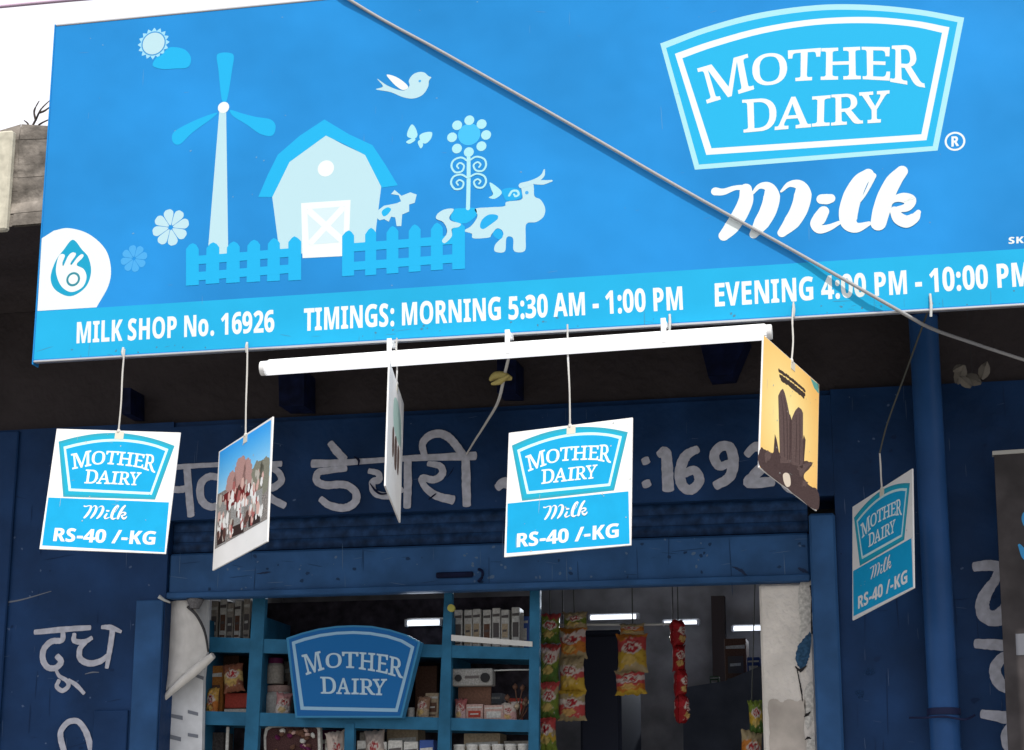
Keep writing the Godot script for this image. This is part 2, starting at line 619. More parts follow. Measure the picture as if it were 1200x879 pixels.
	blob(mill, "printed_windmill_blade", [-.7617,.6181,-.7747,.6032,-.8233,.5707,-.8562,.5415,-.8748,.5476,-.8781,.5685,-.8628,.5832,-.8135,.6042], 0.00101, 0.00025, cyan)
	blob(mill, "printed_windmill_blade", [-.7256,.6219,-.6934,.6099,-.6569,.5976,-.6183,.5875,-.6042,.5682,-.6123,.544,-.6439,.5511,-.6809,.5792,-.7181,.6052], 0.00101, 0.00025, cyan)
	disc(mill, "printed_windmill_hub", sv([-.7441,.6303]), .015, 0.00129, 0.00025, white)
	# barn
	var barn := plate(s, "printed_barn_wall", [-.4723,.5333,-.4265,.505,-.3698,.4738,-.3273,.3875,-.3383,.2801,-.3403,.2359,-.571,.2295,-.5853,.2529,-.6072,.3862,-.5648,.472], 0.00073, 0.00025, pale)
	plate(barn, "printed_barn_roof", [-.6428,.3851,-.6205,.4405,-.5958,.4921,-.5404,.5375,-.4773,.5752,-.4122,.5306,-.3518,.4973,-.3173,.4431,-.2854,.388,-.3258,.3851,-.3698,.473,-.419,.5029,-.4723,.5325,-.524,.4978,-.5647,.4705,-.6063,.3824], 0.00101, 0.00025, cyan)
	disc(barn, "printed_barn_window", sv([-.4699,.4462]), .021, 0.00101, 0.00025, white)
	plate(barn, "printed_barn_door", [-.5311,.3608,-.4043,.3596,-.4062,.2256,-.4192,.2169,-.5229,.2188], 0.00129, 0.00025, white)
	plate(barn, "printed_barn_door_panel", [-.5148,.3438,-.4195,.3442,-.4201,.2525,-.5076,.252], 0.00157, 0.00025, mat("art_grey", Color(0.52, 0.66, 0.72), 0.42))
	strokes(barn, "printed_barn_door_brace", [[[-.5133,.3422,-.4186,.2532], [.0164,.0164]], [[-.4209,.3428,-.5061,.2533], [.0164,.0164]]], 0.00171, white, true)
	# fences
	for p in [[-.8224,.1678,-.8269,.2628,-.8184,.2733,-.8096,.2771,-.8004,.272,-.7932,.2605,-.7889,.1678], [-.7712,.1688,-.7731,.2613,-.7646,.2717,-.7558,.2756,-.7467,.2705,-.7396,.2612,-.7356,.1687], [-.7179,.1676,-.7195,.2598,-.7111,.2702,-.7023,.274,-.6932,.269,-.6862,.2597,-.6825,.1675], [-.6648,.1663,-.6663,.2605,-.6578,.2709,-.6491,.2747,-.6401,.2697,-.6331,.2604,-.6296,.1662], [-.6121,.1651,-.6133,.2612,-.6049,.2716,-.5984,.2755,-.5894,.2705,-.5825,.2612,-.5792,.1651], [-.5574,.1637,-.5606,.2619,-.5522,.2723,-.5457,.2762,-.5368,.2712,-.5278,.2618,-.5247,.1637], [-.4209,.1656,-.4235,.2676,-.4151,.2779,-.4065,.2816,-.3999,.2768,-.3932,.2676,-.3908,.1657], [-.3629,.1639,-.3652,.2678,-.3569,.2802,-.3505,.2841,-.3439,.2793,-.3373,.2701,-.3351,.1642], [-.3095,.1647,-.3115,.2683,-.3032,.2807,-.2968,.2846,-.2881,.2797,-.2816,.2705,-.2797,.1649], [-.2542,.1653,-.2559,.2687,-.2476,.2811,-.2412,.2849,-.2326,.28,-.2261,.2709,-.2246,.1655], [-.1992,.166,-.2006,.2691,-.1923,.2814,-.186,.2853,-.1774,.2803,-.171,.2712,-.1697,.1661], [-.1466,.1646,-.1477,.2696,-.1415,.2799,-.1331,.2836,-.1246,.2787,-.1161,.2695,-.1152,.1646]]:
		plate(s, "printed_picket", p, 0.00213, 0.00025, cyan)
	for p in [[-.826,.2428,-.5273,.2465,-.5266,.2246,-.8249,.2207], [-.824,.2008,-.526,.205,-.5253,.1832,-.8229,.1788], [-.423,.2479,-.1159,.2501,-.1157,.2287,-.4224,.2262], [-.4218,.2002,-.1155,.203,-.1153,.1817,-.4212,.1785]]:
		plate(s, "printed_fence_rail", p, 0.00223, 0.00008, cyan)
	# bird and butterfly
	var bird := blob(s, "printed_bird", [-.2049,.6622,-.2125,.6668,-.2222,.6762,-.2358,.6794,-.2521,.6739,-.2622,.6592,-.2603,.645,-.2746,.6341,-.2973,.6407,-.32,.6532,-.3437,.6715,-.3282,.6497,-.3459,.6434,-.3087,.633,-.2784,.6176,-.2511,.6107,-.2268,.6181,-.2129,.6379,-.2105,.6545], 0.00073, 0.00025, pale)
	blob(bird, "printed_bird_wing", [-.3189,.68,-.2957,.6722,-.2736,.6555,-.2635,.6416,-.276,.6354,-.2925,.6459,-.3087,.6635], 0.00101, 0.00025, white)
	disc(bird, "printed_bird_eye", sv([-.2341,.6553]), .0032, 0.00129, 0.00025, mid)
	blob(s, "printed_butterfly_wing", [-.2642,.5207,-.258,.5369,-.2514,.543,-.2431,.5328,-.2377,.5143,-.2454,.5058,-.2616,.5108], 0.00073, 0.00025, rim)
	blob(s, "printed_butterfly_wing", [-.2328,.512,-.2199,.5192,-.2016,.5182,-.2035,.5023,-.2163,.4906,-.2282,.496], 0.00073, 0.00025, rim)
	blob(s, "printed_butterfly_wing", [-.2661,.4992,-.2573,.4932,-.2434,.5009,-.2478,.5077], 0.00101, 0.00025, rim)
	blob(s, "printed_butterfly_wing", [-.2368,.4957,-.2296,.479,-.2232,.4873,-.2288,.5005], 0.00101, 0.00025, rim)
	# sunflower
	var bloom := disc(s, "printed_flower_disc", sv([-.1079,.505]), .028, 0.00073, 0.00025, mat("art_flower", Color(0.05, 0.42, 0.76), 0.42))
	for c in [[-.1077,.5416], [-.077,.529], [-.0657,.4999], [-.0771,.4719], [-.1084,.4594], [-.1381,.4709], [-.1506,.501], [-.1382,.5311]]:
		disc(bloom, "printed_flower_dot", sv(c), .0124, 0.00101, 0.00025, rim)
	strokes(bloom, "printed_flower_stem", [[[-.1089,.4585,-.1083,.3878,-.1092,.3163], [.0091,.01,.01]],
		[[-.1107,.4367,-.1272,.447,-.1456,.4415,-.1512,.426,-.1414,.4103,-.1249,.4119,-.1202,.4255,-.13,.4333,-.1377,.4269,-.1337,.4196], [.0046,.005,.0046,.0041]],
		[[-.1059,.4383,-.0895,.4459,-.0702,.4384,-.0653,.4221,-.0738,.4089,-.0902,.4112,-.0961,.4246,-.0865,.4318,-.0788,.4252,-.0826,.4185], [.0046,.005,.0046,.0041]],
		[[-.1113,.394,-.1278,.4032,-.1461,.3987,-.1517,.3832,-.1419,.3676,-.1255,.3683,-.1208,.3818,-.1305,.3895,-.1382,.3842,-.1343,.3769], [.0046,.005,.0046,.0041]],
		[[-.1055,.3955,-.0882,.4021,-.0699,.3947,-.065,.3795,-.0736,.3663,-.0889,.3685,-.0948,.3818,-.0862,.3881,-.0785,.3825,-.0823,.3759], [.0046,.005,.0046,.0041]]], 0.00073, rim)
	# cow and calf
	var cow := blob(s, "printed_cow", [-.0914,.3135,-.0532,.3146,-.0198,.3146,-.0141,.3254,.022,.3286,.0229,.3491,.021,.3654,.0371,.3706,.049,.3736,.0523,.3557,.0542,.334,.0693,.324,.0797,.3023,.0759,.2816,.0584,.2693,.0343,.2662,.0325,.2304,.0302,.1992,.0042,.2009,.0023,.2301,-.0063,.238,-.0148,.2328,-.0184,.2011,-.0421,.2027,-.0422,.2187,-.0299,.2324,-.0219,.244,-.0267,.256,-.0386,.2598,-.0509,.246,-.0575,.2387,-.0956,.2394,-.0995,.2514,-.1187,.2596,-.103,.2693,-.0912,.2831,-.0855,.2974], 0.00073, 0.00025, pale)
	blob(cow, "printed_cow_patch", [-.0791,.2675,-.0745,.2843,-.0578,.2963,-.0378,.2939,-.0363,.284,-.0553,.2697,-.071,.2611], 0.00101, 0.00025, mat("art_patch", Color(0.015, 0.33, 0.68), 0.42))
	blob(cow, "printed_cow_rump", [-.1874,.295,-.1847,.3071,-.1674,.3172,-.1443,.3164,-.1547,.2975,-.1507,.2874,-.1271,.2783,-.1318,.2704,-.1486,.2667,-.1484,.248,-.165,.2321,-.1723,.239,-.1619,.2539,-.1611,.2685,-.1709,.2859], 0.00269, 0.00025, pale)
	blob(cow, "printed_cow_patch", [-.1452,.3155,-.1178,.3169,-.0914,.3145,-.0884,.2976,-.1017,.2848,-.1199,.2783,-.1498,.2903], 0.00073, 0.00025, cyan)
	blob(cow, "printed_cow_patch", [-.048,.2458,-.0386,.2588,-.0267,.254,-.0233,.2392,-.0328,.2321], 0.00101, 0.00025, mats["art_patch"])
	blob(cow, "printed_cow_ear", [-.0554,.3778,-.0319,.3592,-.0266,.347,-.0428,.3354,-.0581,.3395,-.0476,.3466,-.0525,.3608], 0.00073, 0.00025, rim)
	blob(cow, "printed_cow_patch", [-.0257,.3558,-.0047,.36,.0191,.3523,.0201,.3326,-.0113,.3272,-.0218,.3397], 0.00101, 0.00025, mats["art_patch"])
	strokes(cow, "printed_cow_horn", [[[.0219,.3639,.0419,.3682,.0618,.3755,.0741,.3854,.0779,.3989], [.0137,.0119,.0109,.0091,.0036]], [[.0561,.3691,.075,.3676,.0958,.3699], [.01,.0119,.0046]]], 0.0010, pale)
	strokes(cow, "printed_cow_curl", [[[-.008,.3406,-.0009,.3509,.011,.351,.0153,.3418,.0077,.3375,.0039,.3427], [.0055,.0055,.0046]]], 0.00129, rim)
	disc(cow, "printed_cow_eye", sv([.0352,.3447]), .0044, 0.00101, 0.00025, mid)
	plate(s, "printed_calf", [-.3367,.3083,-.3334,.3281,-.3189,.3382,-.2882,.3419,-.2765,.3462,-.2827,.3624,-.3019,.3668,-.2932,.3766,-.2753,.3603,-.2535,.3676,-.2373,.3604,-.2421,.3399,-.2559,.3365,-.2556,.3186,-.273,.3125,-.2747,.283,-.2864,.2838,-.2905,.3064,-.3008,.3086,-.3064,.2964,-.3183,.3039,-.33,.3018], 0.00129, 0.00025, pale)
	blob(s, "printed_calf_patch", [-.3245,.3237,-.3115,.3332,-.3011,.328,-.3097,.3152,-.3199,.3115], 0.00157, 0.00025, cyan)
	# emblem, script word, small type
	emblem(s, Vector2(0.7167, 0.3722), 0.7095, 1.0, 0.0, rim, logo_fill, white, white)
	script_word(s, Vector2(0.7132, 0.1943), 0.4736, 1.0, 1.0, 0.00073, white)
	var rc := sv([1.0345,.3925])
	disc(s, "registered_mark", rc, .023, 0.00073, 0.00025, white)
	disc(s, "registered_mark", rc, .0184, 0.00101, 0.00025, blue)
	word(s, "registered_letter", "R", "sans_bold", [1.0259,.38,1.043,.3806,1.0443,.4043,1.0272,.4047], 0.00136, white)
	line_of_text(s, "lettering", "MILK SHOP No. 16926", "sans_bold", [-1.1048,.036,-.5889,.0354,-1.107,.0932], 0.00087, white)
	line_of_text(s, "lettering", "TIMINGS: MORNING 5:30 AM - 1:00 PM", "sans_bold", [-.5141,.0331,.4038,.0302,-.5155,.092], 0.00087, white)
	line_of_text(s, "lettering", "EVENING 4:00 PM - 10:00 PM", "sans_bold", [.4777,.0328,1.1795,.0378,.4781,.0912], 0.00087, white)
	line_of_text(s, "lettering", "SK", "sans_bold", [1.1379,.1392,1.1711,.1389,1.1388,.1552], 0.00087, white)
	var dust := mat("board_dust", Color(0.10, 0.27, 0.50), 0.8)
	wear(s, "dust_marks", Vector2(x0 + 0.02, 0.13), Vector2(x1, top - 0.02), 0.0004, 90, dust, 0.003, 0.35)
	wear(s, "dust_marks", Vector2(x0 + 0.02, 0.003), Vector2(x1, 0.03), 0.0007, 60, mat("board_grime", Color(0.06, 0.20, 0.32), 0.8), 0.004, 0.1)
	# bare wire loops tied through the lower edge
	for a in [[-.9783,.0179,-.9745,-.0083], [-.6567,.0125,-.6557,-.0132], [.3729,.0209,.3722,-.0179], [.6566,.0279,.6556,-.0024], [.9608,.0329,.9599,-.0208]]:
		tube(s, "wire_loop", [Vector3(a[0], a[1], 0.003), Vector3(a[0] + 0.001, (a[1] + a[3]) * 0.5, 0.009), Vector3(a[2], a[3], 0.006)], [0.003, 0.0035, 0.003], mat("wire_grey", Color(0.5, 0.52, 0.52), 0.5))

	press(s, ["panel", "frame", "wire"])

func sv(a: Array) -> Vector2:
	return Vector2(a[0], a[1])

# a smooth open run of points followed by straight corners
func catmull_flat(curve: Array, corners: Array) -> Array:
	var out := []
	for v in catmull(v2(curve), false):
		out.append_array([v.x, v.y])
	out.append_array(corners)
	return out

# ---------------------------------------------------------------- cards on cords
func hung_card(called: String, label: String, at: Vector3, turn: Vector3, size: Vector2, hook: Vector3, cord_mat: Material, group := "cards hanging on cords below the fascia board") -> Node3D:
	var c := thing(called, label, "hanging card", at, group)
	c.rotation_degrees = turn
	box(c, "card", Vector3(0, size.y * 0.5, -0.002), Vector3(size.x, size.y, 0.004), mat("card_white", Color(0.78, 0.79, 0.80), 0.5, grain(0.01, 0.96, 1.0, 7), 0.4), 0.0006)
	var top := Vector3(0.0, size.y - 0.006, -0.002)
	var inv := c.transform.affine_inverse()
	var end: Vector3 = inv * hook
	var sag := Vector3(0.0018, 0, 0.0015)
	tube(c, "cord", curve3([top, top.lerp(end, 0.35) + sag, top.lerp(end, 0.7) - sag * 0.6, end], 5), [0.0022, 0.0020, 0.0023, 0.0020], cord_mat, 7)
	var knot := put(c, "knot", lathe_mesh([[0.0, -0.006], [0.0045, -0.003], [0.005, 0.001], [0.003, 0.006], [0.0, 0.008]], 8), cord_mat)
	knot.position = top + Vector3(0, 0.004, 0)
	wear(c, "handling_marks", Vector2(-size.x * 0.49, 0.004), Vector2(size.x * 0.49, size.y - 0.004), 0.0023, 26, mat("card_smudge", Color(0.42, 0.47, 0.48), 0.7), 0.0025, 0.1)
	box(c, "tape", Vector3(0.004, size.y - 0.012, 0.0006), Vector3(0.022, 0.020, 0.0006), mat("tape_clear", Color(0.62, 0.60, 0.52), 0.3))
	return c

func price_card(label: String, at: Vector3, turn: Vector3, hook: Vector3) -> void:
	var cord := mat("cord_white", Color(0.55, 0.54, 0.52), 0.8)
	var c := hung_card("price_card", label, at, turn, Vector2(0.31, 0.30), hook, cord)
	var cyan := mat("card_cyan", Color(0.010, 0.36, 0.68), 0.45, grain(0.012, 0.95, 1.0, 8), 0.4)
	var teal := mat("card_teal", Color(0.03, 0.32, 0.44), 0.45)
	var pale := mat("card_pale", Color(0.55, 0.78, 0.82), 0.45)
	plate(c, "printed_field", [-.151,.1272,.1474,.1256,.1518,.0038,-.1492,.0089], 0.00038, 0.00025, cyan)
	var foot := v2([-.1142,.1314,.1137,.1302])
	var side := v2([-.1455,.2656,.1439,.2621])
	emblem(c, Vector2((side[0].x + side[1].x) * 0.5, (foot[0].y + foot[1].y) * 0.5), side[1].x - side[0].x, 1.03, 0.0004, teal, cyan, pale, mat("card_ink", Color(0.72, 0.82, 0.84), 0.45), mat("card_teal_light", Color(0.015, 0.36, 0.54), 0.45))
	var k := v2([-.0562,.0816,.0449,.0867])
	script_word(c, Vector2((k[0].x + k[1].x) * 0.5, (k[0].y + k[1].y) * 0.5 - 0.006), (k[1].x - k[0].x) * 1.1, 1.1, 0.72, 0.00066, mats["card_white"])
	line_of_text(c, "lettering", "RS-40 /-KG", "sans_bold", [-.1241,.02,.1256,.0203,-.124,.0538], 0.00080, mats["card_white"])

func cards() -> void:
	var sun_cord := mat("cord_white", Color(0.55, 0.54, 0.52), 0.8)
	price_card("square blue and white price card, leftmost of the hanging cards", Vector3(-0.986, 2.256, 0.891), Vector3(-4.5, 6.8, -3.0), Vector3(-.9667, 2.7578, .87))
	price_card("blue and white price card hanging in the middle below the white tube", Vector3(0.137, 2.219, 0.898), Vector3(-7.1, -12.7, 1.3), Vector3(.1381, 2.7521, .88))
	price_card("shaded blue price card turned sideways in front of the round pipe", Vector3(0.81, 2.15, 0.365), Vector3(-6.5, -60.2, 7.6), Vector3(.821, 2.5228, .37))
	# card with a photo of shake glasses under a blue sky
	var b := hung_card("photo_card", "hanging card printed with glasses and blue sky, turned to the left", Vector3(-0.642, 2.233, 0.891), Vector3(-3.0, -45.6, 5.3), Vector2(0.308, 0.30), Vector3(-.6489, 2.7505, .87), sun_cord)
	var sky := StandardMaterial3D.new()
	var g := Gradient.new()
	g.set_color(0, Color(0.16, 0.62, 0.95))
	g.set_color(1, Color(0.72, 0.88, 0.96))
	var gt := GradientTexture2D.new()
	gt.gradient = g
	gt.fill_to = Vector2(0, 1)
	gt.width = 32
	gt.height = 128
	sky.albedo_texture = gt
	sky.roughness = 0.4
	plate(b, "printed_sky", [-.1474,.2964,.1464,.2941,.1511,.1568,-.1435,.158], 0.00031, 0.0002, sky)
	plate(b, "printed_ground", [-.1467,.1888,.1485,.1851,.1489,.054,-.146,.0511], 0.00052, 0.0002, mat("photo_ground", Color(0.55, 0.50, 0.47), 0.4, grain(0.04, 0.35, 1.0, 17), 0.1))
	for q in [[-.0941,.1866,-.0888,.2173,-.0668,.2267,-.047,.2149,-.0355,.1775,-.0454,.1658], [-.0496,.1815,-.0466,.2295,-.0307,.2483,-.0036,.2468,.0138,.2298,.0143,.1874,.0104,.1646], [.003,.1715,.0063,.2186,.0219,.2356,.0431,.2209,.0551,.1897,.0497,.1606]]:
		ragged(b, "printed_shake", q, 0.00073, 0.0002, mat("photo_pink", Color(0.76, 0.46, 0.43), 0.4, grain(0.05, 0.55, 1.0, 18), 0.05), 0.003)
	for q in [[.0512,.1861,.072,.2092,.0993,.2084,.1165,.1809,.1095,.1276,.0671,.137], [.0953,.1872,.1139,.2068,.1428,.2025,.1495,.1527,.1345,.1206,.107,.1329]]:
		ragged(b, "printed_bush", q, 0.0009, 0.0002, mat("photo_sand", Color(0.46, 0.46, 0.36), 0.4, grain(0.05, 0.4, 1.0, 19), 0.05), 0.004)
	blob(b, "printed_syrup", [-.1246,.1678,-.0813,.1782,.0409,.1631,.0456,.1397,-.0174,.1389,-.087,.1334], 0.00094, 0.0002, mat("photo_red", Color(0.28, 0.03, 0.03), 0.4, grain(0.03, 0.5, 1.0, 20), 0.06))
	for q in [[-.1505,.1649,-.0904,.1586,-.0804,.0503,-.1346,.0542], [-.0621,.1365,.0136,.1377,.0237,.0512,-.0494,.0562], [.0331,.1371,.1167,.137,.1147,.056,.0422,.0573]]:
		plate(b, "printed_glass", q, 0.00115, 0.0002, mat("photo_glass", Color(0.72, 0.73, 0.72), 0.4, grain(0.045, 0.25, 1.0, 21), 0.05))
	for q in [[-.1385,.0978,-.0886,.0942,-.0846,.056,-.1325,.0566], [-.0506,.0829,.0183,.0789,.0213,.0532,-.0473,.0576], [.0433,.0846,.11,.0829,.1106,.057,.0462,.059]]:
		plate(b, "printed_glass_foot", q, 0.00136, 0.0002, mat("photo_dark", Color(0.08, 0.045, 0.04), 0.4, grain(0.03, 0.4, 1.0, 22), 0.05))
	var ink := SurfaceTool.new()
	ink.begin(Mesh.PRIMITIVE_TRIANGLES)
	ink.set_normal(Vector3(0, 0, 1))
	var inks := [Color(0.75, 0.76, 0.76), Color(0.75, 0.76, 0.76), Color(0.10, 0.05, 0.04), Color(0.45, 0.42, 0.38), Color(0.36, 0.12, 0.11), Color(0.60, 0.40, 0.36)]
	var zz := 0.0017
	for i in 120:
		var c := Vector2(rng.randf_range(-0.13, 0.125), rng.randf_range(0.07, 0.185))
		var r := rng.randf_range(0.004, 0.011)
		var tilt := rng.randf_range(0.0, TAU)
		ink.set_color(inks[rng.randi_range(0, 5)] if c.y < 0.16 else inks[rng.randi_range(2, 5)])
		zz += 0.000003
		var p := []
		for k in 5:
			p.append(c + Vector2(cos(tilt + TAU * k / 5) * r, sin(tilt + TAU * k / 5) * r * 1.7))
		for k in [0, 2, 1, 0, 3, 2, 0, 4, 3]:
			ink.add_vertex(Vector3(p[k].x, p[k].y, zz))
	var pm := mat("photo_print", Color(1, 1, 1), 0.4)
	pm.vertex_color_use_as_albedo = true
	put(b, "printed_scene", ink.commit(), pm).set_meta("kind", "stuff")
	# card seen almost edge-on
	var e := hung_card("narrow_card", "white picture card turned almost edge-on below the white tube", Vector3(-0.272, 2.342, 0.885), Vector3(0, 99.5, -6), Vector2(0.30, 0.30), Vector3(-.2722, 2.743, .88), sun_cord)
	blob(e, "printed_picture", [-0.05, 0.24, 0.02, 0.262, 0.10, 0.24, 0.11, 0.18, 0.05, 0.17, -0.04, 0.18], 0.00031, 0.0002, mat("edge_green", Color(0.42, 0.60, 0.56), 0.4))
	for q in [[-0.06, 0.165, -0.03, 0.172, -0.02, 0.12, -0.05, 0.105], [-0.01, 0.16, 0.03, 0.165, 0.035, 0.10, -0.005, 0.095], [0.05, 0.16, 0.085, 0.155, 0.08, 0.10, 0.05, 0.10]]:
		blob(e, "printed_figure", q, 0.00052, 0.0002, mat("edge_brown", Color(0.30, 0.20, 0.17), 0.4, grain(0.03, 0.4, 1.0, 22), 0.05))
	# orange chocolate card
	var o := hung_card("chocolate_card", "orange hanging card printed with brown chocolate bars, turned to the right", Vector3(0.6389, 2.3301, 0.9450), Vector3(-0.1, 71.2, -8.5), Vector2(0.31, 0.305), Vector3(.6588, 2.7731, .88), sun_cord)
	var og := Gradient.new()
	og.set_color(0, Color(1.0, 0.96, 0.68))
	og.set_color(1, Color(0.99, 0.77, 0.44))
	var ot := GradientTexture2D.new()
	ot.gradient = og
	ot.fill = GradientTexture2D.FILL_RADIAL
	ot.fill_from = Vector2(0.42, 0.5)
	ot.fill_to = Vector2(1.15, 0.3)
	var om := StandardMaterial3D.new()
	om.albedo_texture = ot
	om.roughness = 0.4
	plate(o, "printed_ground", [-0.1535, 0.0015, 0.1535, 0.0015, 0.1535, 0.3035, -0.1535, 0.3035], 0.00038, 0.0002, om)
	var choc := mat("photo_choc", Color(0.14, 0.095, 0.095), 0.35, grain(0.03, 0.55, 1.0, 31), 0.06)
	var choc2 := mat("photo_choc_light", Color(0.22, 0.155, 0.15), 0.35, grain(0.03, 0.55, 1.0, 31), 0.06)
	ragged(o, "printed_chocolate", [-.1531,.0425,-.1178,.0501,-.0937,.0539,-.0701,.0704,-.0217,.0595,.0422,.075,.0759,.0916,.1243,.1018,.0778,.0587,.111,.0468,.1607,.0476,.1535,.0018,-.0053,.0007,-.1505,.0025], 0.0006, 0.0002, choc, 0.0015)
	for q in [[[-.0864,.0542,-.082,.1008,-.0715,.0915,-.0546,.0616], choc], [[-.0705,.1936,-.0589,.21,-.0469,.2194,-.0363,.213,-.0196,.1916,-.0081,.1726,.0051,.0628,-.051,.0445], choc2], [[.0051,.1685,.022,.1924,.0396,.2077,.0556,.2079,.0654,.2025,.0716,.0734,.009,.0619], choc2], [[-.0246,.1491,-.0056,.1746,.0138,.155,.0245,.0637,-.0211,.051], choc], [[.0591,.1028,.0723,.1531,.0836,.1446,.0764,.0828], choc], [[.0377,.0624,.0815,.0878,.1296,.1069,.0901,.0783,.0623,.0482], choc2]]:
		plate(o, "printed_chocolate_bar", q[0], 0.0009 if q[1] == choc else 0.0012, 0.0002, q[1])
	for q in [[-.0558,.2002,-.0404,.1566,-.0298,.0677], [-.0407,.2014,-.0229,.1629,-.012,.0681], [.0278,.1833,.0331,.1385,.0316,.077], [.0458,.1932,.0513,.1447,.0513,.0779], [-.0068,.1521,-.002,.1153,-.0019,.0715]]:
		strokes(o, "printed_chocolate_edge", [[q, [0.003, 0.006, 0.005]]], 0.0014, choc)
	for k in 6:
		ragged(o, "printed_crumb", [-0.13 + 0.05 * k, 0.02 + 0.012 * (k % 3), -0.11 + 0.05 * k, 0.03 + 0.01 * (k % 3), -0.10 + 0.05 * k, 0.05 + 0.012 * (k % 2), -0.125 + 0.05 * k, 0.045], 0.0016, 0.0002, choc2 if k % 2 == 0 else choc, 0.004)
	blob(o, "printed_cream", [-.0346,.0228,-.02,.0329,.0004,.034,.0067,.0142,-.0118,.003,-.0287,.0085], 0.0019, 0.0002, mat("photo_cream", Color(0.7, 0.62, 0.52), 0.4))
	for q in [[-.0692,.2531,-.0339,.2569,.0023,.2586], [-.0635,.2433,-.0204,.2466,.0266,.2478,.0721,.249], [-.0557,.2386,.0059,.2422,.0671,.2415], [.0049,.2585,.0392,.2593,.0742,.2589]]:
		strokes(o, "printed_caption_line", [[q, [.0086,.0077,.0077]]], 0.0006, mat("caption_ink", Color(0.06, 0.045, 0.04), 0.4), false, 0.35)
	plate(o, "printed_corner", [.1019,.3015,.1509,.3028,.1521,.2812,.1251,.285], 0.00059, 0.0002, mat("corner_teal", Color(0.12, 0.38, 0.36), 0.4))
	for ch in get_children():
		if ch.get_meta("category", "") == "hanging card":
			press(ch, ["card", "cord", "knot", "tape"])

# ---------------------------------------------------------------- shop front (setting)
const OPEN_L := -1.198
const OPEN_R := 0.613
const HEAD := 2.265

